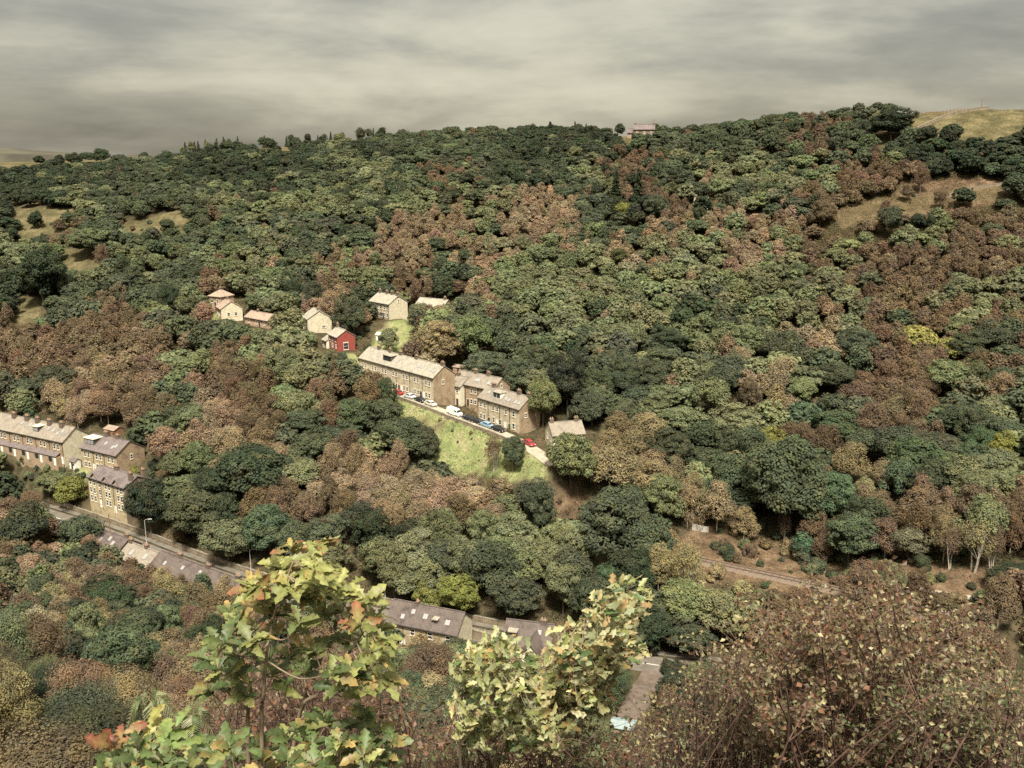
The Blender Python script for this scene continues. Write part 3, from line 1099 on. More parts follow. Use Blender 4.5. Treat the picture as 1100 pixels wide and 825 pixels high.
house('terrace_row', 'low roadside cottage row with many pale rooflights in its dark roof near the sapling', 'terrace', *HOUSES['D3'], 7, 4.2, 6.7, M['stone_brown'], M['slate_purple'], front_windows=rows(L, 5, (1.6,), .9, 1.3),
      chimneys=[(L * .2, .5, 1.3, .9), (L * .5, .5, 1.3, .8), (L * .8, .5, 1.3, .8)], skylights=[(L * f, .3 + .2 * ((k * 7) % 3) / 2, .85, 1.0) for k, f in enumerate((.1, .28, .45, .52, .7, .88))], doors=[(L * .5, 0, .9, 2.1, 'white')])
for k_ in ('D1', 'D2', 'D3'):
    foot(k_, 7)
# cross gabled house by the road
p = at(540, 708, 166)
xyz_house('F', p[0], p[1], -97.2, -14, 9.5)
tF, L = house('house', 'dark slate house with pale cross gable half hidden by windblown leaves', 'house', *HOUSES['F'], 7.5, 4.6, 7.8, M['stone_brown'], M['slate_purple'], front_windows=[(.8, 2.4, .9, 1.2), (.8, .4, .9, 1.2)], chimneys=[(L * .8 if False else 7.4, .5, 1.2, .7)],
             skylights=[(6.5, .5, .8, 1.0)], dormers=[(.9, 1.6, 1.1, 'slate_purple', 'dark')], found=5)
MB().add([(4.2, -3.4, -5), (8.6, -3.4, -5), (8.6, -.01, -5), (4.2, -.01, -5), (4.2, -3.4, 4.2), (8.6, -3.4, 4.2), (8.6, -.01, 4.2), (4.2, -.01, 4.2), (6.4, -3.4, 6.9), (6.4, -.01, 6.9)],
         [(0, 1, 5, 8, 4), (1, 2, 6, 5), (3, 0, 4, 7), (2, 3, 7, 9, 6)]).build('cross_gable', M['render_pale'], tF)
m = MB()
for s in (-1, 1):
    e = [(6.4 + s * 2.6, -3.8, 3.85), (6.4, -3.8, 7.0), (6.4, 3.4, 7.0), (6.4 + s * 2.6, 3.4, 3.85)]
    if s < 0:
        e = [e[1], e[0], e[3], e[2]]
    m.hexa(e + [(q[0], q[1], q[2] + .15) for q in e])
m.build('cross_gable_roof', M['slate_purple'], tF)
foot('F', 7.5)
# red house, its white extension, cream house, upper house
L = hl('K')
house('red_house', 'bright red painted house with grey roof and cream doorway in its gable', 'house', *HOUSES['K'], 6.4, 4.7, 6.7, M['red_paint'], M['slate_pale'], front_windows=[(.8, 2.9, .9, 1.1), (3.4, 2.9, .9, 1.1), (6, 2.9, .9, 1.1), (3.4, .7, .9, 1.2), (6.2, .7, .9, 1.2)],
      gable_windows=[(2.2, .2, 1.7, 2.3)], doors=[(1.6, 0, .9, 2.1, 'door_dark')], chimneys=[(.8, .5, .9, 1.3)], found=2)
foot('K', 6.4)
L = hl('K2')
house('outhouse', 'small white extension standing at the uphill end of the red house', 'outbuilding', *HOUSES['K2'], 4.4, 2.7, 4.0, M['render_pale'], M['slate_pale'], front_windows=[(.6, .9, .8, 1.1)], doors=[(2.4, 0, .9, 2, 'door_dark')], found=2)
foot('K2', 4.4)
L = hl('L')
house('cottage', 'cream rendered cottage with a broad blank gable just uphill of the red house', 'house', *HOUSES['L'], 8.6, 5.0, 7.7, M['render'], M['slate_pale'], front_windows=[(1, 3, .9, 1.2), (5, 3, .9, 1.2), (1, .7, .9, 1.2)], doors=[(4.8, 0, .9, 2, 'white')], gable_windows=[(5.0, 1.6, 1.4, .8)],
      chimneys=[(L * .8, .5, 1.1, .9)])
foot('L', 8.6)
L = hl('M')
house('house', 'pale stone house with row of chimneys standing high above the red house', 'house', *HOUSES['M'], 8.6, 5.9, 8.6, M['stone_light'], M['slate_pale'], gable=M['render'], front_windows=rows(L, 3, (.8, 3.6), .9, 1.5, True), doors=[(L * .66, 0, 1, 2.2, 'door_dark')],
      gable_windows=[(4.0, 6.2, .7, .9)], chimneys=[(L * .1, .5, 1.1, 1.2), (L * .45, .5, 1.1, 1.1), (L * .7, .5, 1.1, 1.1), (L * .97, .5, 1.1, 1.0)], pipes=[L * .6, L * .95])
foot('M', 8.6)
house('lodge', 'square brick lodge with pink pyramid roof at the top of the hamlet', 'house', *HOUSES['Ntower'], 6.4, 4.4, 6.6, M['brick'], M['roof_pink'], front_windows=[(1, 1.8, 1, 1.3), (4, 1.8, 1, 1.3)], doors=[(2.7, 0, 1, 2.1, 'door_dark')], gable_windows=[(2.6, 1.8, 1, 1.3)], chimneys=[(3.2, .5, .9, .6)], hip=True)
foot('Ntower', 6.4)
house('cottage', 'cottage of pinkish brick with weathered pink roof directly below the square lodge', 'house', *HOUSES['O'], 7.8, 3.8, 6.3, M['brick'], M['roof_pink'], gable=M['render'], front_windows=[(1, 1, .9, 1.2), (5, 1, .9, 1.2)], gable_windows=[(2.2, 1, 1, 1.3), (4.8, 1, 1, 1.3)], doors=[(3, 0, .9, 2.1, 'white')], chimneys=[(2, .5, .9, .8)])
foot('O', 7.8)
L = hl('Q')
house('outbuilding', 'long low building with pale pinkish roof running downhill from the brick cottage', 'outbuilding', *HOUSES['Q'], 6.0, 2.9, 4.7, M['brick'], M['roof_pink'], front_windows=rows(L, 3, (.9,), .9, 1.1, False), doors=[(L * .6, 0, 1, 2.1, 'door_dark')], chimneys=[(L * .3, .5, .8, .6)])
foot('Q', 6)
L = hl('J')
house('cottage', 'cream cottage half hidden by trees just below the end of the lane', 'house', *HOUSES['J'], 7.5, 4.4, 6.9, M['render'], M['slate'], gable=M['render'], front_windows=rows(L, 2, (2.2,), .9, 1.2), left_gable_windows=[(1.4, 2.2, .9, 1.3), (4.6, 2.2, .9, 1.3)], doors=[(4, 0, .9, 2.1, 'white')],
      chimneys=[(.7, .5, 1.1, .9), (L * .85, .5, 1.1, .9)])
foot('J', 7.5)
L = hl('ridge')
house('farmhouse', 'brownish stone farmhouse low on the skyline among dark trees', 'house', *HOUSES['ridge'], 7, 4.4, 6.8, M['stone_dark'], M['slate_dark'], front_windows=rows(L, 3, (1.6,), .9, 1.3, False), doors=[(5, 0, 1, 2.1, 'door_dark')], chimneys=[(.7, .5, 1.0, .9), (L - .6, .5, 1.0, .9)])
foot('ridge', 7)
L = hl('ridge2')
house('barn', 'small stone barn with low gable adjoining the skyline farmhouse', 'barn', *HOUSES['ridge2'], 6, 3.2, 5.2, M['stone_brown'], M['slate_dark'], doors=[(2, 0, 2, 2.4, 'door_dark')], front_windows=[(4.6, 1.2, .7, .9)])
foot('ridge2', 6)
house('cottage', 'small white cottage with steep pale roof alone in the high brown wood', 'house', *HOUSES['white'], 5.5, 2.8, 6.0, M['render'], M['slate'], gable=M['render_pale'], front_windows=[(.8, .9, .8, 1.1), (3.6, .9, .8, 1.1)], gable_windows=[(2.1, 1.0, 1.2, 1.2)], chimneys=[(.5, .5, .8, .5)], doors=[(2.2, 0, .9, 2, 'white')])
foot('white', 5.5)
L = hl('sliver')
house('house', 'long house of which a pale roof shows over treetops beside the high stone house', 'house', *HOUSES['sliver'], 7, 4.6, 7.0, M['stone'], M['slate_pale'], front_windows=rows(L, 3, (2.2,), .9, 1.2), doors=[(5, 0, 1, 2.1, 'white')], chimneys=[(L * .9, .5, 1, .9)])
foot('sliver', 7)


# sheds
def shed(name, label, u, v, w_, d_, h_, wall, roofm, yaw=-30):
    p = hit(u, v)
    t = empty(name, p, R(yaw))
    tag(t, label, 'shed')
    MB().add([(-w_ / 2, 0, -1.5), (w_ / 2, 0, -1.5), (w_ / 2, d_, -1.5), (-w_ / 2, d_, -1.5), (-w_ / 2, 0, h_), (w_ / 2, 0, h_), (w_ / 2, d_, h_), (-w_ / 2, d_, h_), (w_ / 2, d_ / 2, h_ * 1.3), (-w_ / 2, d_ / 2, h_ * 1.3)],
             [(0, 1, 5, 4), (2, 3, 7, 6), (1, 2, 6, 8, 5), (3, 0, 4, 9, 7)]).build('wall', wall, t)
    m = MB()
    for s in (0, 1):
        ye = -.25 if s == 0 else d_ + .25
        ze = h_ - .3 * h_ * .25 / (d_ / 2)
        q = [(-w_ / 2 - .2, ye, ze), (w_ / 2 + .2, ye, ze), (w_ / 2 + .2, d_ / 2, h_ * 1.3), (-w_ / 2 - .2, d_ / 2, h_ * 1.3)]
        if s:
            q = [q[1], q[0], q[3], q[2]]
        m.hexa(q + [(x, y, z + .08) for x, y, z in q])
    m.build('roof', roofm, t)
    MB().box(-.4, .4, -.05, -.003, 0, min(1.9, h_ - .1)).build('door', M['door_dark'], t)
    MB().box(w_ / 2 - .75, w_ / 2 - .2, -.04, -.003, 1.0, 1.6).build('window', M['glass'], t)
    EXCL.append((Vector(p), Vector(p) + Vector((.1, 0, 0)), max(w_, d_) / 2 + 1.5))
    return t


shed('garden_shed', 'small orange roofed hut under dark trees behind the brown row', 552, 412, 3.6, 3, 2.3, M['timber_orange'], M['timber_orange'])
shed('greenhouse', 'little white garden hut on the green slope below the high stone house', 407, 367, 2.6, 2.2, 2.3, M['white'], M['render_pale'])
shed('garden_shed', 'reddish timber shed with flat pale top behind the black dormer row', 118, 470, 4.6, 3.5, 2.4, M['timber'], M['roof_pink'])
shed('garden_shed', 'small brown shed among bushes beside the brown gable of the short row', 174, 491, 3.2, 2.6, 2.4, M['timber'], M['slate'])
shed('garden_shed', 'open sided pale garden shelter below the long gritstone terrace end', 78, 504, 2.4, 2.0, 2.3, M['white'], M['slate_dark'])
shed('garden_shed', 'low brick coloured hut at the far end of the hedge behind the buff terrace', 492, 401, 4.0, 2.6, 2.0, M['brick'], M['roof_pink'])
shed('outhouse', 'pale low garage with sloping roof beside the lane below the brick cottage', 305, 356, 4.5, 5, 2.4, M['render'], M['slate_pale'], -60)
bs = shed('workshop', 'low shed roofed with faded blue sheeting at the foot of the brown drive', 668, 791, 3.6, 2.6, 1.4, M['stone_brown'], M['blue_sheet'], -15)


# ------------------------------------------------------------------ vehicles
def car_proto(van=False):
    """side profile lofted across the width: narrower cabin, proper arches by dark wheels"""
    if van:
        prof = [(-2.45, .35), (-2.5, .9), (-2.42, 1.9), (-2.2, 2.05), (.9, 2.05), (1.35, 1.85), (1.75, 1.25), (2.35, 1.0), (2.5, .75), (2.48, .35)]
        inset = [0, 0, .1, .16, .16, .16, .06, .04, .02, 0]
        W, wr, ax = .95, .34, 1.55
        glass = [((1.0, 1.9), (1.36, 1.8), (1.72, 1.28), (.95, 1.28))]
    else:
        prof = [(-2.05, .32), (-2.12, .7), (-1.95, .92), (-1.35, .98), (-.95, 1.38), (-.5, 1.46), (.35, 1.44), (.75, 1.3), (1.2, .98), (1.95, .82), (2.1, .6), (2.06, .32)]
        inset = [.03, 0, .03, .06, .22, .25, .25, .22, .07, .05, .04, .05]
        W, wr, ax = .87, .31, 1.3
    nP = len(prof)
    V, Fc = [], []
    for s in (-1, 1):
        for (x, z), i in zip(prof, inset):
            V.append((x, s * (W - i), z))
    for i in range(nP - 1):
        Fc.append((i, i + 1, nP + i + 1, nP + i))
    Fc.append((nP - 1, 0, nP, 2 * nP - 1))
    Fc.append(tuple(range(nP - 1, -1, -1)))
    Fc.append(tuple(range(nP, 2 * nP)))
    body = bpy.data.meshes.new('body')
    body.from_pydata(V, [], Fc)
    gm = MB()
    if van:
        for s in (-1, 1):
            y = s * (W - .1)
            q = [(.55, y, 1.3), (1.6, y + s * .03, 1.3), (1.25, y, 1.8), (.55, y - s * .03, 1.85)]
            gm.add([(a, b + s * .03, c) for a, b, c in q], [(0, 1, 2, 3)])
        gm.add([(1.42, -.72, 1.84), (1.42, .72, 1.84), (1.78, .84, 1.28), (1.78, -.84, 1.28)], [(0, 1, 2, 3)])
    else:
        for s in (-1, 1):
            q = [(-1.15, s * (W - .06), 1.02), (1.0, s * (W - .06), 1.02), (.62, s * (W - .2), 1.32), (-.8, s * (W - .2), 1.35)]
            gm.add([(a, b + s * .012, c) for a, b, c in q], [(0, 1, 2, 3)])
        gm.add([(.8, -.6, 1.3), (.8, .6, 1.3), (1.2, .76, 1.0), (1.2, -.76, 1.0)], [(0, 1, 2, 3)])
        gm.add([(-.99, -.6, 1.37), (-.99, .6, 1.37), (-1.38, .76, 1.0), (-1.38, -.76, 1.0)], [(3, 2, 1, 0)])
    gl = bpy.data.meshes.new('windows')
    gl.from_pydata(gm.v, [], gm.f)
    gl.materials.append(M['carglass'])
    wm = MB().tube([(0, -.1, 0), (0, .1, 0)], [wr, wr], 14)
    wl = bpy.data.meshes.new('wheel')
    wl.from_pydata(wm.v, [], wm.f)
    wl.materials.append(M['tyre'])
    hm = MB().tube([(0, -.112, 0), (0, .112, 0)], [wr * .55] * 2, 10)
    hb = bpy.data.meshes.new('hubcap')
    hb.from_pydata(hm.v, [], hm.f)
    hb.materials.append(M['galv'])
    return body, gl, wl, hb, ax, W, wr


CARP, VANP = car_proto(), car_proto(True)


def add_car(name, label, t, side, paint, van=False, flip=False):
    body, gl, wl, hb, ax, W, wr = VANP if van else CARP
    pts = LANES
    n = len(pts) - 1
    f = t * n
    i = min(int(f), n - 1)
    p = pts[i].lerp(pts[i + 1], f - i)
    d = (pts[i + 1] - pts[i]).normalized()
    nr_ = Vector((-d.y, d.x, 0))
    p = p + nr_ * side
    e = empty(name, (p.x, p.y, float(H(p.x, p.y)) + .07), math.atan2(d.y, d.x) + (math.pi if flip else 0))
    e.rotation_euler = (0, -math.asin(d.z) * (-1 if flip else 1), e.rotation_euler.z)
    tag(e, label, 'van' if van else 'car', 'vehicles parked along the upper lane')
    bm_ = body.copy()
    bm_.materials.append(paint)
    link(bpy.data.objects.new('body', bm_), e)
    link(bpy.data.objects.new('windows', gl), e)
    for sx in (-ax, ax):
        for sy in (-1, 1):
            w_ = link(bpy.data.objects.new('wheel', wl), e)
            w_.location = (sx, sy * (W - .1), wr)
            link(bpy.data.objects.new('hubcap', hb), w_)
    for sy in (-1, 1):
        k = MB().box(-.06, .03, -.16, .16, -.07, .07).build('headlight', M['lamp_lens'], e)
        k.location = (2.48 if van else 2.09, sy * (W - .28), .72 if not van else .85)
    return e


def lane_t(u):
    """parameter along the lane whose picture column is u"""
    best = min(range(201), key=lambda k: abs(project(*_lp(k / 200))[0] - u))
    return best / 200


def _lp(t):
    n = len(LANES) - 1
    f = t * n
    i = min(int(f), n - 1)
    p = LANES[i].lerp(LANES[i + 1], f - i)
    return p.x, p.y, p.z


CLANE = [('parked_car', 'red car at the uphill end of the parked line', 425, .9, 'p_red', False),
         ('parked_car', 'silver car parked next to the red car', 437, .9, 'p_silver', False),
         ('parked_car', 'black car parked between the silver car and the cream car', 448.5, .9, 'p_black', False),
         ('parked_car', 'cream car parked below the end of the long terrace', 460, .9, 'p_cream', False),
         ('parked_van', 'tall white van parked in the middle of the lane line', 486, .8, 'p_white', True),
         ('parked_car', 'black car parked right behind the white van', 500, .9, 'p_black', False),
         ('parked_car', 'black car parked next to the blue car', 509.5, 1.0, 'p_black', False),
         ('parked_car', 'blue car parked between two black cars by the front terrace', 521, .9, 'p_blue', False),
         ('parked_car', 'black car at the downhill end of the line beside the dormer terrace', 533, .9, 'p_black', False),
         ('parked_car', 'small red car beyond the gable of the dormer terrace', 565, 1.0, 'p_red', False)]
for nm, lb, u, side, pt, vn in CLANE:
    add_car(nm, lb, lane_t(u), side, M[pt], vn, flip=random.random() < .5)


# ------------------------------------------------------------------ lamp posts and poles
def lamp(label, u, vb, h_, yaw, Y=None):
    p = hit(u, vb) if Y is None else (at(u, vb, Y)[0], Y, float(H(at(u, vb, Y)[0], Y)))
    t = empty('street_lamp', p, yaw)
    tag(t, label, 'street lamp', 'street lamps along the valley road')
    MB().tube([(0, 0, -.4), (0, 0, 1.4), (0, 0, 1.41), (0, 0, h_)], [.13, .13, .085, .06], 8).build('pole', M['galv'], t)
    MB().tube([(0, 0, h_ - .05), (.35, 0, h_ + .22), (1.2, 0, h_ + .34)], [.05, .045, .04], 6).build('arm', M['galv'], t)
    hd = MB().hexa([(1.0, -.15, h_ + .28), (1.95, -.11, h_ + .34), (1.95, .11, h_ + .34), (1.0, .15, h_ + .28), (1.1, -.1, h_ + .46), (1.85, -.08, h_ + .46), (1.85, .08, h_ + .46), (1.1, .1, h_ + .46)]).build('lamp_head', M['galv'], t)
    MB().box(1.15, 1.85, -.09, .09, h_ + .24, h_ + .285).build('lens', M['lamp_lens'], hd)
    return t


lamp('street lamp beside the dark tree, uphill along the valley road', 158, 588, 7.2, 0)
lamp('street lamp standing before dark trunks just uphill of the oak sapling', 270, 618, 6.2, 0)
lamp('street lamp showing above the end of the purple roofed row', 414, 648, 6.2, 0)
lamp('tall street lamp rising past the tip of the windblown oak branches', 675, 696, 8.4, R(180))


def pole(label, u, vb, h_, cross=True):
    p = hit(u, vb)
    t = empty('utility_pole', p)
    tag(t, label, 'utility pole')
    MB().tube([(0, 0, -.5), (0, 0, h_)], [.15, .1], 7).build('shaft', M['timber'], t)
    if cross:
        MB().box(-.8, .8, -.05, .05, h_ - .7, h_ - .55).build('cross_arm', M['timber'], t)


pole('bare wooden pole beside the road below the three storey house', 119, 577, 6.5, False)
pole('wooden pole on the skyline by the small round tree near the top pasture', 919, 132, 7, True)
pole('wooden pole at the top edge of the skyline pasture', 1054, 118, 5, True)
pole('thin wooden pole alone on the low skyline past the two round trees', 140, 177, 8, True)
pole('wooden pole beside the skyline farmhouse', 702, 146, 9, True)
# fence along the skyline pasture
fe = empty('post_fence', at(968, 121, 455))
tag(fe, 'line of thin posts and rails on the skyline along the top pasture', 'fence')
fpts = []
for k in range(26):
    x = at(966 + k * 3.4, 121, 452)[0]
    y = 452 - k * .25
    fpts.append(Vector((x, y, float(H(x, y)))) - Vector(fe.location))
for q in fpts:
    MB().box(q.x - .09, q.x + .09, q.y - .09, q.y + .09, q.z - .4, q.z + 1.25).build('post', M['timber'], fe)
for hh in (.6, 1.1):
    MB().tube([q + Vector((0, -.1, hh)) for q in fpts], [.045] * len(fpts), 4).build('rail', M['timber'], fe)

# ------------------------------------------------------------------ tree templates
def unit(a):
    return a / np.maximum(np.linalg.norm(a, axis=-1, keepdims=True), 1e-9)


def rand_dirs(n):
    return unit(RNG.normal(size=(n, 3)))


def kites(C, Nn, S, aspect=.75, droop=None):
    """one kite-shaped leaf spray per centre"""
    n = len(C)
    r = rand_dirs(n)
    T = unit(np.cross(Nn, r))
    if droop is not None:
        T = unit(T + np.array([0, 0, -droop]))
    B = unit(np.cross(Nn, T))
    S = S[:, None]
    a = C - T * S * .5
    b = C + B * S * .5 * aspect + T * S * .08
    c = C + T * S * .5
    d = C - B * S * .5 * aspect + T * S * .08
    return np.stack([a, b, c, d], 1).reshape(-1, 3)


def crown_cloud(nl, leaf, s0, cz, rx, rz, lobe, kind='oak', seed=0, low=-.45):
    """lobed crown: leaf centres, normals, sizes, variation"""
    g = np.random.default_rng(seed)
    d = unit(g.normal(size=(nl * 3, 3)))
    d = d[d[:, 2] > low][:nl]
    # uneven outline: the radius swells and shrinks with direction
    k = g.normal(size=(5, 3)) * 1.6
    ph = g.uniform(0, 6.28, 5)
    sw = 1 + .2 * np.sin(d @ k.T + ph).sum(1) / 1.6
    rr = (sw * g.uniform(.74, 1.0, len(d)))[:, None]
    ns_ = int(g.integers(2, 5)) if kind == 'oak' else int(g.integers(1, 4))
    so_ = np.stack([g.uniform(-.46, .46, ns_) * rx, g.uniform(-.46, .46, ns_) * rx, g.uniform(-.32, .2, ns_) * rz], 1)
    so_[0] = (0, 0, .08 * rz)
    ss_ = g.uniform(.5, .78, ns_)
    ss_[0] = .84 if ns_ > 1 else 1.0
    which = g.choice(ns_, len(d), p=ss_ ** 2 / (ss_ ** 2).sum())
    cen = d * rr * np.array([rx, rx, rz]) * ss_[which][:, None] + so_[which] + np.array([0, 0, cz])
    if kind == 'birch':
        # egg shape: narrower towards the top
        f = 1 - .38 * np.clip((cen[:, 2] - cz) / rz, -.4, 1)
        cen[:, :2] *= f[:, None]
    lr = lobe * g.uniform(.5, 1.55, len(d))
    per = (leaf * lr ** 2 / (lr ** 2).sum()).astype(int) + 4
    P, Nn, S, Vv = [], [], [], []
    for c, r, m, o in zip(cen, lr, per, d):
        q = unit(g.normal(size=(m * 2, 3)))
        keep_ = (q @ o > -.35)
        q = q[keep_][:m]
        rad = r * g.uniform(.74, 1.07, len(q))[:, None]
        flat = np.array([1.08, 1.08, .62 if kind == 'oak' else 1.05])
        P.append(c + q * rad * flat)
        Nn.append(unit(q + g.normal(size=q.shape) * .30 + np.array([0, 0, .75])))
        S.append(s0 * g.uniform(.65, 1.35, len(q)))
        Vv.append(np.full(len(q), g.uniform(.78, 1.22)) * g.uniform(.84, 1.16, len(q)))
    # inner foliage that stops the view through the crown
    m = leaf // 9
    q = unit(g.normal(size=(m, 3)))
    q[:, 2] = np.abs(q[:, 2]) * np.sign(g.uniform(-.35, 1, m))
    P.append(q * np.array([rx, rx, rz]) * g.uniform(.25, .72, (m, 1)) + np.array([0, 0, cz]))
    Nn.append(unit(q + g.normal(size=q.shape) * .5))
    S.append(s0 * 2.3 * g.uniform(.7, 1.2, m))
    Vv.append(g.uniform(.7, 1.1, m))
    return np.concatenate(P), np.concatenate(Nn), np.concatenate(S), np.concatenate(Vv), cen


def conifer_cloud(leaf, s0, Hh, Rr, seed):
    g = np.random.default_rng(seed)
    P, Nn, S, Vv = [], [], [], []
    nb = 26
    for i in range(nb):
        t = i / nb
        z = Hh * (.1 + .88 * t)
        r = Rr * (1 - t) ** .85 + .15
        arms = max(4, int(9 * (1 - t)))
        for k in range(arms):
            a = g.uniform(0, 6.28)
            rl = r * g.uniform(.75, 1.15)
            m = max(3, int(leaf / nb / arms * (1.6 - 1.2 * t)))
            f = g.uniform(.1, 1, m) ** .7
            x = np.stack([np.cos(a) * rl * f, np.sin(a) * rl * f, z - .35 * rl * f + g.normal(0, .1, m)], 1)
            x[:, :2] += g.normal(0, .13 * r + .04, (m, 2))
            P.append(x)
            o = np.tile([np.cos(a) * .5, np.sin(a) * .5, .8], (m, 1))
            Nn.append(unit(o + g.normal(size=(m, 3)) * .4))
            S.append(s0 * g.uniform(.7, 1.3, m))
            Vv.append(np.full(m, g.uniform(.8, 1.15)) * g.uniform(.75, 1.25, m))
    return np.concatenate(P), np.concatenate(Nn), np.concatenate(S), np.concatenate(Vv), None


def trunk_mesh(Hc, r0, cen, mat, nlimb=7, seed=0, base=-2.0, multi=1):
    g = random.Random(seed)
    m = MB()
    for s in range(multi):
        ox, oy = (0, 0) if multi == 1 else (g.uniform(-.7, .7), g.uniform(-.7, .7))
        lean = (g.uniform(-.5, .5) + ox * 1.6, g.uniform(-.5, .5) + oy * 1.6)
        pts = [(ox, oy, base), (ox, oy, 0)] + [(ox + lean[0] * t + g.uniform(-.1, .1), oy + lean[1] * t + g.uniform(-.1, .1), Hc * t) for t in (.25, .5, .75, 1)]
        m.tube(pts, [r0 * 1.35, r0 * 1.15, r0 * .85, r0 * .66, r0 * .45, r0 * .2], 7)
        if cen is not None:
            pick = g.sample(range(len(cen)), min(nlimb, len(cen)))
            for k in pick:
                c = cen[k]
                t0 = g.uniform(.35, .75)
                a = Vector((ox + lean[0] * t0, oy + lean[1] * t0, Hc * t0))
                b = Vector(c)
                mid_ = a.lerp(b, .5) + Vector((0, 0, .25 * (b - a).length * .4))
                m.tube([a, mid_, b], [r0 * .38, r0 * .25, r0 * .07], 5, cap=False)
    me = bpy.data.meshes.new('trunk')
    me.from_pydata(m.v, [], m.f)
    me.materials.append(mat)
    return me


TPL = {}


def make_tpl(key, kind, seeds, **kw):
    TPL[key] = []
    for s in seeds:
        g = random.Random(s)
        if kind == 'fir':
            P, Nn, S, Vv, cen = conifer_cloud(kw['leaf'], kw['s0'], kw['H'], kw['R'], s)
            V = kites(P, Nn, S, .45, droop=.35)
            tr = trunk_mesh(kw['H'] * .95, .24, None, M['bark'], seed=s)
            Ht, Rt = kw['H'], kw['R']
        else:
            P, Nn, S, Vv, cen = crown_cloud(kw['nl'], kw['leaf'], kw['s0'], kw['cz'] * g.uniform(.95, 1.05), kw['rx'] * g.uniform(.92, 1.1), kw['rz'] * g.uniform(.92, 1.08), kw['lobe'], kind, s, kw.get('low', -.45))
            V = kites(P, Nn, S, kw.get('asp', .75))
            tr = trunk_mesh(kw['cz'] + kw['rz'] * .35, kw.get('tr', .32), cen, M[kw.get('bark', 'bark')], seed=s, multi=kw.get('multi', 1), nlimb=kw.get('nlimb', 8))
            Ht = float(np.percentile(P[:, 2], 99.5))
            Rt = float(np.percentile(np.hypot(P[:, 0], P[:, 1]), 97))
        cm = quads_mesh('crown', V, M['leaf'], {'leaf_variation': ('FACE', 'FLOAT', Vv)})
        TPL[key].append(dict(crown=cm, trunk=tr, H=Ht, R=Rt, P=P, N=Nn, S=S, V=Vv))


make_tpl('oak', 'oak', range(100, 110), nl=78, leaf=6800, s0=.46, cz=6.8, rx=4.9, rz=4.6, lobe=1.45)
make_tpl('oakbig', 'oak', range(120, 128), nl=150, leaf=15000, s0=.42, cz=7.6, rx=5.6, rz=5.4, lobe=1.15, low=-.7)
make_tpl('birch', 'birch', range(140, 149), nl=80, leaf=6500, s0=.33, cz=6.6, rx=3.3, rz=4.4, lobe=.95, bark='birch_bark', tr=.17, low=-.75, asp=.6)
make_tpl('birchbare', 'birch', range(160, 163), nl=60, leaf=3000, s0=.30, cz=6.8, rx=2.9, rz=4.2, lobe=.95, bark='birch_bark', tr=.17, low=-.6, asp=.5, multi=3, nlimb=10)
make_tpl('fir', 'fir', range(180, 183), leaf=5200, s0=.5, H=14, R=2.7)
make_tpl('shrub', 'oak', range(200, 205), nl=46, leaf=4200, s0=.26, cz=1.3, rx=2.0, rz=1.5, lobe=.7, tr=.1, low=-.6)
make_tpl('nearbush', 'oak', range(220, 224), nl=120, leaf=26000, s0=.115, cz=2.9, rx=2.7, rz=2.7, lobe=.75, tr=.12, low=-.75, asp=.6)

# ------------------------------------------------------------------ what grows where (letters by picture cell, looked up where each tree stands)
#  K very dark green, G dark green, O olive, Y yellow green, C fresh green, P pinkish brown, B rust brown, T tan, f open ground, - nothing
MAP = [row.split() for row in '''
- K K - K K K K O K G G G K K K - G G G G B G - K K K
K K K G K K K K G O G B G K G O B G O O O O B B K K K
f O G G G O G O O G O G O P P G K B G O G B B B f f f
K B G G f G O G G G P P O P P G G P P P P f f f O B B
O f O O G O O G O P P G P O O O P O O P O B O B B B B
K O G G G B O G B O B K P O O O O O O O O O B B B O O
f G B O O - O - P G - O G O O O O O G G O O B B B O B
B B B B G G O O - f B T G G O O O G O O G P O B Y B G
B B P B O B O O G f f f f G K G G G G P O G G B B G B
G P B B O B B O B B f f f f O G G O O B T C B B B O G
f f B G O P B O B G G f f f f f G O G O B G G B B G O
f f f G P P P G G B G f f f O T T G G G C B G G G C G
O G f G O K K O P P P P P G f G T T O G O B T O G O O
K O f K O K K B B P P P P G f G G O T G B C B B B O B
B G f K G O G G K K K O O O O G G O f T G B G G B T B
B B B f - K K K K O K G O O O G G T f T f O B O K K K
B B B B B f O O O O O O G G O G K K O B B B B B B B B
B G B G B B O O O O O O O O G G G G O O B B B B B B B
G B G G B B O O O O O O O O G G G G O O B B B B B B B
G G B O B B O O O O O O O O G G G G O O B B B B B B B
'''.strip().split(chr(10))]
PAL = {'K': (.045, .057, .037), 'G': (.074, .088, .055), 'O': (.136, .148, .082), 'Y': (.175, .18, .06), 'C': (.08, .112, .066),
       'P': (.235, .178, .118), 'B': (.142, .105, .07), 'T': (.215, .18, .105)}
CWORD = {'K': 'very dark green', 'G': 'dark green', 'O': 'olive green', 'Y': 'yellow green', 'C': 'fresh green', 'P': 'pinkish brown', 'B': 'rust brown', 'T': 'tan'}


def letter(u, v):
    i = int(np.clip(round((v - 155) / 30), 0, len(MAP) - 1))
    j = int(np.clip(round((u - 40) / 40), 0, 26))
    return MAP[i][j]


CLEAR = []  # (polygon seen in the picture, distance of what must stay in view)


def clear_box(u0, v0, u1, v1, Y):
    CLEAR.append(([(u0, v0), (u1, v0), (u1, v1), (u0, v1)], Y))


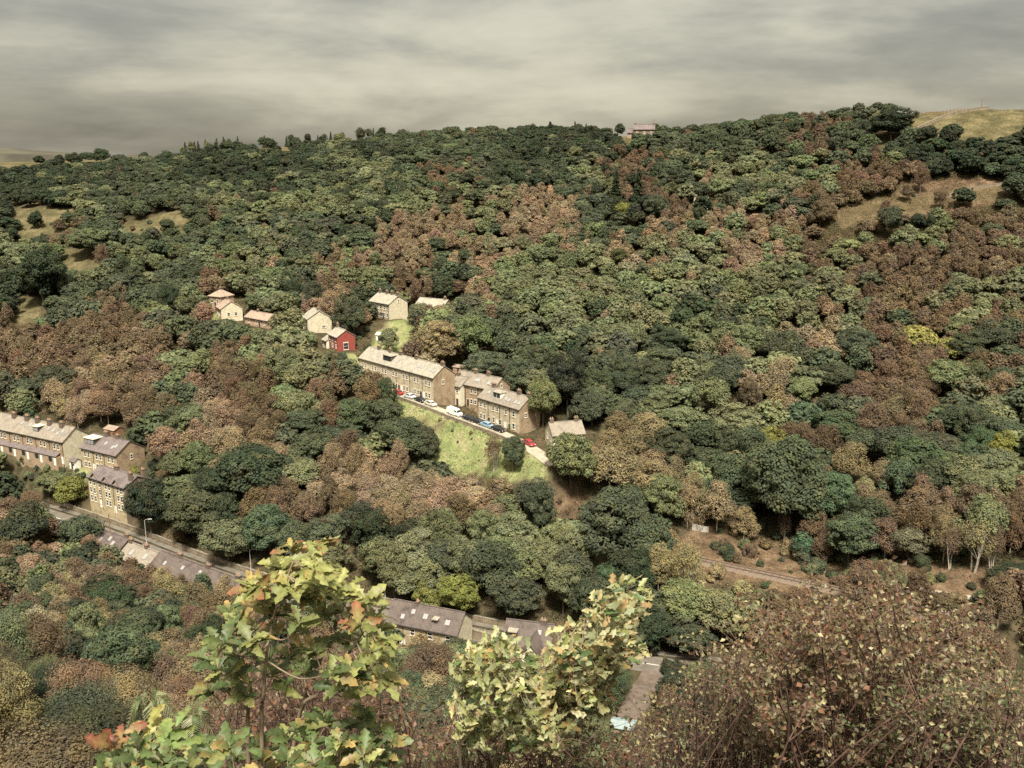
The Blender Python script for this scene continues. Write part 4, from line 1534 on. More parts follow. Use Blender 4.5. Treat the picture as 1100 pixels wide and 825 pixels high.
for box in ((408, 392, 470, 426, 270), (386, 376, 470, 405, 270), (470, 392, 486, 436, 268), (486, 400, 554, 428, 262), (511, 424, 572, 470, 247),
            (20, 440, 92, 494, 256), (88, 474, 154, 507, 246), (96, 506, 148, 546, 234), (343, 352, 380, 378, 306), (323, 334, 350, 348, 322), (402, 316, 436, 343, 342),
            (222, 309, 246, 325, 350), (228, 328, 258, 341, 338), (254, 336, 288, 347, 330), (586, 455, 622, 464, 238), (1018, 588, 1072, 611, 184), (835, 546, 850, 582, 206), (680, 131, 702, 138, 508), (748, 214, 764, 219, 390),
            (544, 400, 560, 410, 300), (403, 360, 412, 368, 340), (112, 462, 126, 470, 255), (168, 484, 182, 491, 250), (443, 321, 476, 325, 350), (748, 560, 762, 570, 205),
            (152, 552, 168, 588, 214), (266, 588, 276, 618, 199), (410, 618, 418, 646, 189), (672, 650, 679, 698, 170)):
    clear_box(*box)
CLEAR += [([(416, 422), (470, 438), (520, 460), (572, 482), (580, 500), (572, 516), (545, 510), (480, 504), (468, 490), (474, 470), (440, 448), (420, 436)], 242),
          ([(118, 566), (150, 580), (200, 602), (250, 612), (300, 634), (300, 648), (250, 634), (190, 620), (150, 604), (118, 582)], 180),
          ([(412, 644), (500, 658), (508, 680), (490, 690), (416, 672)], 168), ([(505, 680), (545, 690), (552, 684), (590, 664), (592, 690), (545, 700), (505, 692)], 160),
          ([(676, 700), (760, 704), (760, 720), (714, 718), (692, 785), (650, 790), (668, 760), (690, 720)], 136),
          ([(745, 600), (800, 612), (860, 625), (925, 640), (925, 645), (860, 633), (800, 622), (745, 612)], 186), ([(738, 586), (800, 604), (800, 622), (738, 612)], 199),
          ([(886, 234), (935, 216), (1080, 197), (1080, 207), (1000, 222), (905, 238)], 360), ([(972, 120), (1090, 112), (1090, 142), (1010, 148)], 405),
          ([(20, 226), (74, 228), (88, 236), (60, 248), (20, 258)], 460), ([(66, 274), (98, 270), (104, 286), (72, 292)], 420), ([(20, 322), (42, 324), (38, 340), (20, 346)], 370),
          ([(592, 528), (625, 526), (622, 548), (600, 562)], 229), ([(410, 346), (436, 344), (442, 392), (415, 388), (402, 376)], 285)]
CLPOLY = [(np.array(p), Y) for p, Y in CLEAR]


def blocks(u, v0, v1, hw, Y):
    """would a crown with this outline hide something that is in view in the photograph?"""
    su = np.array([u - hw * .8, u, u + hw * .8, u - hw * .5, u + hw * .5, u, u - hw * .7, u + hw * .7])
    sv = np.array([(v0 + v1) / 2, v0 + .05 * (v1 - v0), (v0 + v1) / 2, v0 + .2 * (v1 - v0), v0 + .2 * (v1 - v0), v1 - .2 * (v1 - v0), v0 + .75 * (v1 - v0), v0 + .75 * (v1 - v0)])
    for p, Yc in CLPOLY:
        lo, hi = p.min(0), p.max(0)
        if Y < Yc and u + hw > lo[0] and u - hw < hi[0] and v1 > lo[1] and v0 < hi[1] and inpoly(su, sv, p).any():
            return True
    return False


LINES = [(LANES, 3.2), (ROADS, 4.6), (DRIVES, 4.2), (RAILS, 4.0)]


# distance to anything built, on a 1 m raster
rx_, ry_ = np.arange(-300, 321, 1.0), np.arange(55, 600, 1.0)
RXX, RYY = np.meshgrid(rx_, ry_)
BUILT = np.full(RXX.shape, 99.0)
for a_, b_, w_ in EXCL:
    d_, _ = polydist(RXX, RYY, [tuple(a_), tuple(b_)])
    BUILT = np.minimum(BUILT, d_ - w_)
for pts_, w_ in LINES:
    d_, _ = polydist(RXX, RYY, [(p.x, p.y, p.z) for p in pts_[::3] + [pts_[-1]]])
    BUILT = np.minimum(BUILT, d_ - w_)


def on_built(x, y, pad=0.0):
    i, j = int(round(x + 300)), int(round(y - 55))
    if 0 <= i < len(rx_) and 0 <= j < len(ry_):
        return BUILT[j, i] < pad
    return False


def on_built_slow(x, y, pad=0.0):
    for a, b, w_ in EXCL:
        d, _ = polydist(np.array([x]), np.array([y]), [tuple(a), tuple(b)])
        if d[0] < w_ + pad:
            return True
    for pts, w_ in LINES:
        d, _ = polydist(np.array([x]), np.array([y]), [(p.x, p.y, p.z) for p in pts])
        if d[0] < w_ + pad:
            return True
    return False


TREES = []   # dicts: x y z kind letter tpl scale (sx, sz) rot u v size hero_label


def add_tree(x, y, tplk, let, width, height, label=None, sink=.3, jit=.12):
    k = RNG.integers(len(TPL[tplk]))
    T = TPL[tplk][k]
    z = float(H(x, y)) - sink
    sx, sz = width / (2 * T['R']), height / T['H']
    d = depth((x, y, z))
    u, v = project(x, y, z + height * .6)
    TREES.append(dict(x=x, y=y, z=z, tpl=tplk, k=int(k), let=let, sx=sx, sz=sz, rot=float(RNG.uniform(0, 6.28)), u=u, v=v, vt=project(x, y, z + height)[1], vb=project(x, y, z)[1],
                      px=F * width / d, w=width, h=height, label=label, jit=jit))
    return TREES[-1]


# trees one can pick out in the photograph: crown centre u, top v, foot v, width px, kind, letter, label
HERO = [
    (475, 345, 398, 44, 'oakbig', 'T', 'large tan grey rounded tree directly behind the middle of the long buff terrace'),
    (508, 337, 392, 40, 'oak', 'O', 'greyish olive tree standing just right of the large tan tree behind the terrace'),
    (610, 376, 448, 42, 'oakbig', 'K', 'tall very dark green tree on bare trunks above the cream cottage'),
    (583, 406, 459, 40, 'oakbig', 'O', 'light olive round tree touching the gable of the dormer terrace'),
    (437, 448, 496, 52, 'oakbig', 'G', 'broad dark green tree alone at the left edge of the bright green field'),
    (458, 456, 498, 34, 'oakbig', 'G', 'dark green tree overlapping the broad tree in the green field'),
    (552, 468, 506, 28, 'oakbig', 'G', 'small dense dark green tree at the bottom corner of the green field'),
    (530, 464, 506, 26, 'birchbare', 'B', 'thin brown half bare tree left of the dense tree below the field'),
    (398, 406, 448, 34, 'birch', 'B', 'brown drooping birch just left of the red car'),
    (415, 404, 440, 24, 'oak', 'G', 'dark green tree pressed against the brown birch by the red car'),
    (272, 480, 545, 92, 'oakbig', 'K', 'massive very dark domed tree right of the three storey house'),
    (291, 540, 604, 50, 'oakbig', 'C', 'fresh green round tree above the second street lamp of the road'),
    (246, 556, 608, 54, 'oakbig', 'O', 'olive domed tree between the two upper street lamps'),
    (214, 523, 580, 66, 'oakbig', 'G', 'broad dark green tree spreading beside the roadside lamp'),
    (163, 512, 578, 48, 'oakbig', 'K', 'very dark tree hiding the right end of the three storey house'),
    (262, 528, 560, 32, 'oak', 'C', 'small fresh green tree tucked under the massive dark dome'),
    (655, 527, 615, 100, 'oakbig', 'G', 'huge round dark green tree in the middle of the lower wood'),
    (690, 548, 620, 60, 'oakbig', 'G', 'dark green tree merging into the right flank of the huge round tree'),
    (575, 517, 580, 38, 'oakbig', 'G', 'tall green tree left of the rusty bracken gap'),
    (840, 470, 575, 88, 'oakbig', 'G', 'great dark green tree above the railway, largest on the right'),
    (893, 505, 566, 54, 'oakbig', 'C', 'fresh bluish green tree right beside the great dark tree'),
    (824, 458, 495, 36, 'oak', 'Y', 'yellow green tree crowning the left shoulder of the great dark tree'),
    (770, 516, 572, 44, 'birch', 'T', 'tan rounded tree above the grey concrete fence'),
    (738, 510, 568, 32, 'birch', 'P', 'pinkish brown birch left of the tan tree above the concrete fence'),
    (700, 490, 545, 52, 'birch', 'T', 'wide tan birch right of the cream cottage, under dark trees'),
    (655, 480, 535, 52, 'birch', 'T', 'tan birch in front of the roof of the cream cottage'),
    (613, 466, 528, 54, 'oakbig', 'O', 'grey olive tree hiding the lower wall of the cream cottage'),
    (490, 614, 664, 52, 'oakbig', 'Y', 'bright yellow green tree behind the purple slate roof'),
    (457, 622, 660, 32, 'oak', 'Y', 'smaller yellow green tree behind the left half of the purple roof'),
    (424, 582, 648, 38, 'oakbig', 'O', 'olive tree behind the lamp at the purple roofed row'),
    (650, 605, 655, 40, 'oakbig', 'C', 'fresh green tree below the huge round tree'),
    (605, 602, 664, 50, 'oakbig', 'O', 'grey olive tree above the tip of the windblown oak'),
    (986, 520, 580, 58, 'birch', 'B', 'rust brown tree with visible bare stems above the railway scrub'),
    (1050, 528, 600, 58, 'oak', 'O', 'olive tree behind the white stemmed birches'),
    (1044, 556, 614, 40, 'birchbare', 'T', 'white stemmed birch clump, tallest of the group at the wood edge'),
    (1022, 562, 612, 30, 'birchbare', 'B', 'white stemmed brown birch left of the tallest pale stems'),
    (1066, 560, 614, 28, 'birchbare', 'B', 'white stemmed brown birch right of the tallest pale stems'),
    (842, 540, 584, 18, 'birchbare', 'B', 'single slim birch with one white stem before the great dark tree'),
    (737, 578, 655, 38, 'birchbare', 'T', 'tall slim birch with two pale stems left of the railway'),
    (893, 556, 596, 42, 'birch', 'B', 'brown birch bush on the bank right of the single slim birch'),
    (975, 566, 606, 40, 'oak', 'O', 'low olive tree in front of the rust brown stems'),
    (1075, 462, 510, 30, 'oakbig', 'Y', 'yellow topped dark tree at the right edge of the wood'),
    (968, 492, 545, 38, 'oak', 'C', 'fresh bluish green tree between dark trees on the right slope'),
    (1030, 488, 540, 54, 'oak', 'O', 'olive domed tree at right above the rust brown stems'),
    (685, 180, 226, 20, 'fir', 'K', 'dark pointed conifer, taller of two in the high wood'),
    (661, 182, 222, 18, 'fir', 'K', 'dark pointed conifer left of the tallest one in the high wood'),
    (660, 212, 236, 14, 'fir', 'G', 'green conifer below the two dark pointed ones'),
    (642, 212, 232, 12, 'fir', 'G', 'small green conifer at the left of the conifer group'),
    (672, 218, 240, 22, 'oak', 'Y', 'pale yellow green tree at the foot of the conifers'),
    (704, 211, 240, 30, 'oakbig', 'G', 'dark round tree right of the conifers'),
    (591, 130, 150, 13, 'fir', 'K', 'conifer poking above the middle of the skyline'),
    (35, 424, 462, 22, 'fir', 'C', 'bluish spruce behind the long gritstone terrace'),
    (109, 160, 178, 18, 'oakbig', 'K', 'round black looking tree on the low left skyline'),
    (83, 164, 180, 14, 'oakbig', 'K', 'smaller round tree left of its twin on the low skyline'),
    (717, 124, 146, 24, 'oakbig', 'G', 'dark tree standing next to the skyline farmhouse'),
    (957, 117, 152, 46, 'oakbig', 'K', 'broad dark tree where the wood meets the top pasture'),
    (1002, 107, 119, 11, 'oak', 'K', 'tiny lone tree on the skyline of the top pasture'),
    (901, 119, 131, 13, 'oak', 'K', 'small round tree by the skyline pole'),
    (1078, 96, 118, 12, 'oak', 'K', 'dark tree at the far right end of the skyline pasture'),
    (880, 216, 248, 26, 'oakbig', 'B', 'golden brown tree standing alone at the edge of the bracken clearing'),
    (957, 222, 258, 32, 'oak', 'G', 'dark green and brown tree in the middle of the bracken clearing'),
    (984, 229, 249, 18, 'oak', 'K', 'left of two small dark trees in the bracken clearing'),
    (998, 231, 250, 14, 'oak', 'K', 'right of two small dark trees in the bracken clearing'),
    (1010, 202, 226, 20, 'birch', 'B', 'brown rounded birch on the bracken slope below the dark wood'),
    (988, 176, 208, 18, 'birch', 'B', 'tall brown birch at the lower edge of the dark wood'),
    (932, 250, 262, 10, 'shrub', 'G', 'small dark bush left of the tree in the bracken clearing'),
    (48, 268, 330, 56, 'oakbig', 'K', 'huge dark tree at the left edge above the small field'),
    (82, 290, 312, 30, 'oak', 'C', 'fresh green tree next to the huge dark tree'),
    (100, 246, 276, 46, 'oakbig', 'O', 'olive domed tree below the left pasture'),
    (112, 262, 288, 18, 'birch', 'B', 'brown birch beside the small left clearing'),
    (355, 312, 350, 28, 'birch', 'P', 'pale orange brown birch above the red house'),
    (380, 318, 362, 40, 'oakbig', 'G', 'dark green tree left of the high stone house'),
    (338, 302, 338, 26, 'oakbig', 'G', 'dark tree behind the cream cottage gable'),
    (318, 300, 334, 22, 'oakbig', 'K', 'very dark tree above the cream cottage'),
    (418, 352, 382, 22, 'oak', 'O', 'small garden tree below the high stone house'),
    (482, 396, 424, 11, 'fir', 'C', 'green clipped conifer at the gable of the long terrace'),
    (474, 404, 428, 8, 'shrub', 'P', 'orange creeper covered bush on the gable of the long terrace'),
    (185, 306, 336, 28, 'oakbig', 'K', 'layered dark cedar like tree left of the square lodge'),
    (195, 566, 585, 20, 'birch', 'B', 'small brown tree against dark trunks right of the roadside lamp'),
    (75, 512, 546, 36, 'oak', 'Y', 'yellow green garden tree left of the three storey house'),
    (62, 505, 530, 44, 'oak', 'O', 'low olive garden tree below the long gritstone terrace'),
    (150, 458, 482, 24, 'oakbig', 'G', 'dark green tree above the short dormer row'),
    (146, 500, 512, 12, 'shrub', 'Y', 'bright yellow garden shrub at the brown gable of the short row'),
    (160, 502, 516, 15, 'shrub', 'G', 'dark clipped shrub right of the yellow garden shrub'),
    (166, 492, 506, 12, 'shrub', 'K', 'very dark upright shrub near the brown shed'),
    (190, 484, 516, 36, 'oak', 'O', 'olive tree right of the brown garden shed'),
    (714, 700, 716, 7, 'fir', 'Y', 'tiny yellow conifer beside the brown drive'),
    (722, 706, 726, 26, 'shrub', 'K', 'dark bush at the corner of the drive and the road'),
    (700, 655, 706, 50, 'oakbig', 'K', 'very dark tree beside the tall lamp across the road'),
    (742, 662, 704, 56, 'oakbig', 'G', 'dark green tree leaning over the road right of the tall lamp'),
    (470, 684, 756, 76, 'nearbush', 'B', 'golden brown dense bush below the right end of the purple roof'),
    (436, 722, 800, 70, 'nearbush', 'O', 'dull olive bush just left of the small pale oak bush'),
    (30, 540, 596, 60, 'oak', 'K', 'very dark green tree at the left edge below the garden trees'),
    (92, 552, 598, 50, 'oak', 'G', 'dark green tree beside the bare wooden roadside pole'),
    (150, 655, 715, 66, 'oakbig', 'G', 'rounded dark green tree in the brown scrub left of the young oak'),
    (148, 605, 650, 38, 'birch', 'B', 'rust brown scrub tree before the uphill end of the sunken roofs'),
    (184, 614, 662, 36, 'birch', 'T', 'tan scrub tree before the middle of the first sunken roof'),
    (214, 621, 668, 34, 'birch', 'B', 'rust brown scrub tree hiding the foot of the small grey roof'),
    (246, 614, 674, 34, 'birch', 'T', 'tall tan scrub tree breaking the line of sunken roofs'),
    (130, 606, 645, 32, 'birch', 'T', 'tan scrub tree at the uphill end of the first sunken roof'),
    (167, 618, 655, 34, 'birch', 'B', 'rust brown scrub tree close against the first sunken roof'),
    (200, 626, 664, 32, 'oak', 'O', 'olive scrub tree before the small grey roof'),
    (231, 634, 674, 34, 'birch', 'B', 'rust brown scrub tree where the grey roof meets the dark roof'),
    (266, 640, 682, 34, 'birch', 'B', 'rust brown scrub tree before the dark roof near the sapling'),
    (640, 768, 808, 40, 'nearbush', 'O', 'olive bush crowding the blue shed roof'),
    (690, 772, 812, 34, 'nearbush', 'B', 'brown bush at the right end of the blue shed roof'),
    (342, 626, 694, 42, 'oakbig', 'O', 'olive tree filling the gap between sunken roofs and purple roof, behind the sapling'),
    (386, 638, 694, 36, 'birch', 'B', 'rust brown tree touching the uphill end of the purple roofed row'),
    (34, 648, 742, 86, 'nearbush', 'B', 'dull brown dense bush at the far left below the garden trees'),
    (8, 690, 790, 80, 'nearbush', 'O', 'dull olive bush at the far bottom left edge'),
    (66, 706, 770, 60, 'nearbush', 'K', 'very dark bush right of the dull brown bush at the far left'),
    (452, 325, 350, 28, 'oak', 'O', 'olive tree in front of the half hidden long pale roof'),
    (473, 327, 352, 26, 'birch', 'T', 'tan tree at the right end of the half hidden long pale roof'),
    (353, 374, 388, 16, 'shrub', 'O', 'olive bush on the bank just below the red house'),
    (368, 378, 392, 14, 'shrub', 'G', 'dark green bush below the gable of the red house'),
    (112, 604, 655, 40, 'birch', 'B', 'rust brown scrub tree below the bare roadside pole'),
    (652, 700, 752, 52, 'nearbush', 'G', 'dark bushy tree left of the brown drive'),
]


def y_for(u, vb, vtop=None):
    x, y, z = hit(u, vb, 70)
    return x, y


for u, vt, vb, wpx, tk, let, lb in HERO:
    x, y = y_for(u, vb)
    d = depth((x, y, float(H(x, y))))
    add_tree(x, y, tk, let, wpx * d / F, max(1.0, (vb - vt) * d / F / .985), lb, jit=.05)

# the rest of the wood: dart throwing over the slope
taken = [(t['x'], t['y'], t['w'] * .5) for t in TREES]
cellsz = 8.0
gridd = {}


def reg(x, y, r):
    gridd.setdefault((int(x // cellsz), int(y // cellsz)), []).append((x, y, r))


for t in taken:
    reg(*t)


def free(x, y, r, f=.98):
    i, j = int(x // cellsz), int(y // cellsz)
    for a in range(i - 2, i + 3):
        for b in range(j - 2, j + 3):
            for (px, py, pr) in gridd.get((a, b), ()):
                if (px - x) ** 2 + (py - y) ** 2 < ((r + pr) * f) ** 2:
                    return False
    return True


def seen(x, y, ztop):
    """is the top of something here above every ground ridge in front of it"""
    n = 40
    f = np.linspace(.25, .97, n)
    return bool(np.all(H(x * f, y * f) < ztop * f + .5))


NCAND = 56000
cu = RNG.uniform(-240, 1340, NCAND)
cy = 38 + (640 - 38) * RNG.uniform(0, 1, NCAND) ** .85
n_try = 0
for u0, y in zip(cu, cy):
    x = (u0 - 550) / F * (y * CP + 40 * SP) * 1.02
    z = float(H(x, y))
    u, v = project(x, y, z + 5)
    if not (-230 < u < 1330 and v < 850):
        continue
    s_ = .411 * x + .911 * y
    nearside = s_ < 158
    uj, vj = u + RNG.normal(0, 12), v + RNG.normal(0, 9)
    L_ = letter(uj, vj)
    if nearside:
        # scrub wood on the camera's own slope
        if s_ < 25:
            continue
        L_ = RNG.choice(list('BBKTGGOBKP' if u < 330 else 'GOOBTG' if u < 700 else 'GKKGOB'))
        hgt, wid = RNG.uniform(5.5, 9.0), RNG.uniform(5.2, 8.6)
        tk = 'birch' if L_ in 'BTP' else 'oakbig'
        if tk == 'birch':
            wid *= .85
        if s_ < 62:
            tk, hgt, wid = 'nearbush', RNG.uniform(3.6, 7.0), RNG.uniform(4.6, 8.0)
    else:
        if L_ in '-f':
            continue
        if RNG.random() < .06:
            L_ = RNG.choice(list({'K': 'GO', 'G': 'OKB', 'O': 'GPT', 'P': 'BOT', 'B': 'POG', 'T': 'OP', 'Y': 'O', 'C': 'G'}[L_]))
        lowland = np.clip((v - 250) / 200, 0, 1)
        sc = .8 + .38 * lowland
        if L_ in 'PBT':
            tk = 'birch'
            wid, hgt = RNG.uniform(5.2, 9.2) * sc, RNG.uniform(6.6, 10.8) * sc
        else:
            tk = 'oakbig' if RNG.random() < .5 + .25 * lowland else 'oak'
            wid, hgt = RNG.uniform(7.5, 14.5) * sc, RNG.uniform(7.0, 11.5) * sc
        if y > 470:
            hgt *= .9
    r = wid / 2
    if not free(x, y, r, .55 if not nearside else (.72 if s_ > 62 else .86)):
        continue
    if not seen(x, y, z + hgt):
        continue
    if u > 962 and project(x, y, z)[1] < 152:
        continue
    # keep open patches open and houses visible
    d = depth((x, y, z))
    ut, vt = project(x, y, z + hgt)
    ub, vb = project(x, y, z)
    cvr = cov[np.clip(np.searchsorted(ys, y), 0, len(ys) - 1), np.clip(np.searchsorted(xs, x), 0, len(xs) - 1)].max()
    if cvr > .5 and not (RNG.random() < .02):
        continue
    if on_built(x, y, r * .55):
        continue
    if blocks(u, vt, vb, F * r / d, y):
        # a lower tree may still fit
        hgt *= .5
        ut, vt = project(x, y, z + hgt)
        wid *= .75
        if blocks(u, vt, vb, F * r * .75 / d, y):
            continue
    add_tree(x, y, tk, L_, wid, hgt)
    reg(x, y, r)

# a fringe of thin pointed trees along the left part of the skyline
for u0 in list(RNG.uniform(190, 430, 34)) + list(RNG.uniform(560, 640, 5)):
    yy = np.arange(480, 680, 2.0)
    xx = (u0 - 550) / F * (yy * CP)
    vv = np.array([project(a_, b_, c_)[1] for a_, b_, c_ in zip(xx, yy, H(xx, yy))])
    i_ = int(np.argmin(vv))
    hg = RNG.uniform(6, 11)
    if cov[np.clip(np.searchsorted(ys, yy[i_]), 0, len(ys) - 1), np.clip(np.searchsorted(xs, xx[i_]), 0, len(xs) - 1)].max() > 2:
        continue
    if RNG.random() < .45:
        add_tree(xx[i_], yy[i_] - 3, 'fir', RNG.choice(list('KKG')), hg * .4, hg)
    else:
        add_tree(xx[i_], yy[i_] - 4, 'birch' if RNG.random() < .4 else 'oak', RNG.choice(list('KKGO')), hg * .62, hg * .9)

# bushes: hedges and gardens about the hamlet, scrub by the railway, clumps in the clearings
for (u0, v0, u1, v1, n, lets, s0, s1) in ((392, 424, 470, 436, 10, 'GOO', .8, 1.6), (478, 424, 515, 440, 16, 'GOOP', .9, 2.2), (555, 402, 580, 418, 10, 'GG', 2, 3.4), (440, 380, 470, 392, 6, 'OG', 1.5, 2.6),
                                          (380, 340, 402, 392, 22, 'OGGT', 1.3, 3), (246, 326, 330, 362, 34, 'OGOT', 1.4, 3.2), (200, 326, 226, 344, 10, 'GOG', 1.5, 3), (20, 492, 110, 520, 34, 'GOYGC', 1.2, 3.2), (150, 476, 180, 500, 14, 'GO', 1.2, 2.8),
                                          (470, 448, 560, 500, 18, 'OTB', .5, 1.3), (760, 570, 960, 622, 70, 'BTOGGB', 1.6, 4.2), (930, 596, 1080, 650, 60, 'OBTGG', 1.4, 3.6), (590, 520, 632, 565, 14, 'BBT', .7, 1.6), (740, 612, 930, 650, 60, 'KGBOTBT', 1.0, 2.8),
                                          (880, 205, 1075, 245, 26, 'BBGT', .8, 2.4), (20, 222, 110, 262, 12, 'GOB', 1, 2.4), (120, 235, 205, 265, 22, 'OGB', 1.4, 3.2), (975, 118, 1075, 150, 8, 'TB', .5, 1.2), (580, 470, 640, 500, 12, 'GOT', 1.5, 3),
                                          (300, 368, 345, 382, 14, 'OOG', 1.2, 2.6), (600, 440, 660, 475, 16, 'GOT', 1.2, 3.)):
    for _ in range(n):
        u, v = RNG.uniform(u0, u1), RNG.uniform(v0, v1)
        x, y, z = hit(u, v, 75)
        if on_built(x, y, -1.0):
            continue
        wd = RNG.uniform(s0, s1)
        hg = wd * RNG.uniform(.7, 1.0)
        d = depth((x, y, z))
        if blocks(*project(x, y, z + hg / 2)[:1], project(x, y, z + hg)[1], v, F * wd / 2 / d, y) and hg > 1.3 and not (u0 in (470, 760, 880)):
            continue
        add_tree(x, y, 'shrub', RNG.choice(list(lets)), wd, hg)

print('trees', len(TREES), {k: sum(t['tpl'] == k for t in TREES) for k in TPL})

# ------------------------------------------------------------------ who is a thing of its own
KIND = {'oak': 'broadleaf_tree', 'oakbig': 'broadleaf_tree', 'birch': 'birch_tree', 'birchbare': 'birch_tree', 'fir': 'conifer_tree', 'shrub': 'shrub', 'nearbush': 'shrub'}
CAT = {'broadleaf_tree': 'tree', 'birch_tree': 'birch', 'conifer_tree': 'conifer', 'shrub': 'bush'}
LIMIT = {'broadleaf_tree': 300, 'birch_tree': 300, 'conifer_tree': 100, 'shrub': 290}
for t in TREES:
    t['kind'] = KIND[t['tpl']]
    vis = (0 < t['u'] < 1100) and (t['v'] < 825)
    t['score'] = (t['px'] * max(t['vb'] - t['vt'], 1)) * (1 if vis else .01) + (1e6 if t['label'] else 0)
solo, rest = [], []
for kd, lim_ in LIMIT.items():
    c = sorted([t for t in TREES if t['kind'] == kd], key=lambda t: -t['score'])
    solo += c[:lim_]
    rest += c[lim_:]

# where each one stands, in words
REGION = [
    (60, 190, 'below the low left skyline'), (160, 195, 'under the two round skyline trees'), (250, 175, 'on the rising left skyline ridge'), (330, 170, 'along the skyline left of the summit dome'),
    (450, 150, 'on the middle skyline'), (590, 155, 'on the skyline left of the farmhouse'), (720, 160, 'under the skyline farmhouse'), (830, 145, 'on the highest skyline'), (930, 165, 'below the broad tree at the top pasture'), (1040, 175, 'in the dark wood under the top pasture'),
    (60, 245, 'around the left pasture'), (130, 270, 'by the small left clearings'), (210, 240, 'on the upper left slope'), (290, 250, 'on the slope high above the square lodge'), (380, 240, 'on the high slope over the stone house'),
    (470, 225, 'on the upper middle slope'), (560, 220, 'left of the pointed conifers'), (640, 200, 'above the pointed conifers'), (690, 250, 'below the pointed conifers'), (770, 230, 'around the small white cottage'), (850, 235, 'left of the bracken clearing'), (930, 200, 'at the top edge of the bracken clearing'),
    (960, 280, 'just below the bracken clearing'), (1050, 270, 'at the right edge below the bracken'), (60, 320, 'by the little field at the left edge'), (150, 310, 'uphill left of the square lodge'), (110, 370, 'on the brown slope below the little field'), (200, 380, 'below the square lodge'), (270, 310, 'close above the square lodge'), (280, 400, 'left below the red house'), (340, 420, 'between red house and massive dome'),
    (350, 310, 'just above the red house'), (440, 290, 'above the high stone house'), (470, 340, 'behind the long buff terrace'), (550, 350, 'behind the brown row'), (540, 285, 'on the middle slope above the terraces'), (620, 300, 'in the middle of the big slope'), (660, 380, 'above the cream cottage'), (700, 320, 'right of the middle of the slope'), (760, 370, 'on the green slope right of the cream cottage'),
    (800, 300, 'on the broad green slope'), (870, 340, 'right of the broad green slope'), (950, 350, 'on the rusty right slope'), (1040, 360, 'on the far right rusty slope'), (860, 420, 'above the great dark tree'), (940, 440, 'right above the fresh bluish tree'), (1040, 440, 'on the lower far right slope'), (760, 450, 'left above the great dark tree'), (700, 440, 'uphill from the wide tan birch'),
    (120, 440, 'behind the lower left terraces'), (200, 450, 'uphill from the short dormer row'), (240, 460, 'above the massive dark dome'), (340, 490, 'right of the massive dark dome'), (420, 500, 'left below the green field'), (500, 530, 'in the brown wood below the field'), (560, 560, 'left of the huge round tree'), (600, 620, 'below the huge round tree'), (720, 600, 'right of the huge round tree'), (620, 520, 'around the rusty bracken gap'),
    (370, 560, 'above the oak sapling'), (460, 590, 'behind the purple roofed row'), (340, 600, 'behind the oak sapling top'), (60, 540, 'below the long gritstone terrace'), (190, 540, 'around the first roadside lamp'), (60, 620, 'at the lower left edge'), (150, 640, 'below the sunken roadside roofs'), (230, 660, 'left of the oak sapling'), (100, 720, 'in the bottom left corner'), (200, 760, 'at the foot of the oak sapling'),
    (440, 720, 'below the purple roofed row'), (620, 690, 'behind the windblown oak'), (740, 680, 'across the road from the brown drive'), (800, 640, 'below the railway'), (850, 580, 'on the bank above the railway'), (940, 600, 'right of the railway bank'), (1040, 630, 'near the white stemmed birches'), (980, 540, 'uphill from the white stemmed birches'), (920, 500, 'around the fresh bluish tree'), (800, 720, 'behind the bramble thicket'), (960, 720, 'deep behind the bramble thicket'),
]
RU = np.array([(r[0], r[1]) for r in REGION], float)
NOUN = {'broadleaf_tree': ('tree', 'trees'), 'birch_tree': ('birch', 'birches'), 'conifer_tree': ('conifer', 'conifers'), 'shrub': ('bush', 'bushes')}
ORD = ['leftmost', 'second from left', 'third from left', 'fourth from left', 'fifth from left', 'sixth from left', 'seventh from left', 'eighth from left', 'ninth from left', 'tenth from left', 'eleventh from left', 'twelfth from left']
sets = {}
for t in solo:
    if t['label']:
        continue
    k = int(np.argmin(((RU - np.array([t['u'], t['v']])) ** 2 * np.array([1, 1.6])).sum(1)))
    sets.setdefault((k, t['let'], t['kind']), []).append(t)
SIZE2 = ('smaller', 'larger')
for (k, let, kd), ts in sets.items():
    one, many = NOUN[kd]
    ph = REGION[k][2]
    cw = CWORD[let]
    if len(ts) == 1:
        ts[0]['label'] = f'only {cw} {one} {ph}'
        continue
    groups = [('', ts)]
    if len(ts) > 6:
        s = sorted(ts, key=lambda q: q['v'])
        h2 = len(s) // 2
        groups = [('upper ', s[:h2]), ('lower ', s[h2:])]
    for pre, g in groups:
        g = sorted(g, key=lambda q: q['u'])
        for i, t in enumerate(g):
            if len(g) == 1:
                t['label'] = f'{pre}{cw} {one} {ph}'
            else:
                o_ = 'rightmost' if i == len(g) - 1 else ORD[min(i, len(ORD) - 1)]
                t['label'] = f'{o_} of the {pre}{cw} {many} {ph}'
for t in solo:
    while len(t['label'].split()) > 16 and ' the ' in t['label']:
        h_, _, r_ = t['label'].rpartition(' the ')
        t['label'] = h_ + ' ' + r_
    while len(t['label'].split()) < 4:
        t['label'] = t['label'] + ' of the wood'
GROUP = {'broadleaf_tree': 'broadleaved trees of the hillside wood', 'birch_tree': 'birches of the hillside wood', 'conifer_tree': 'conifers in the wood', 'shrub': 'bushes on the slopes and in gardens'}

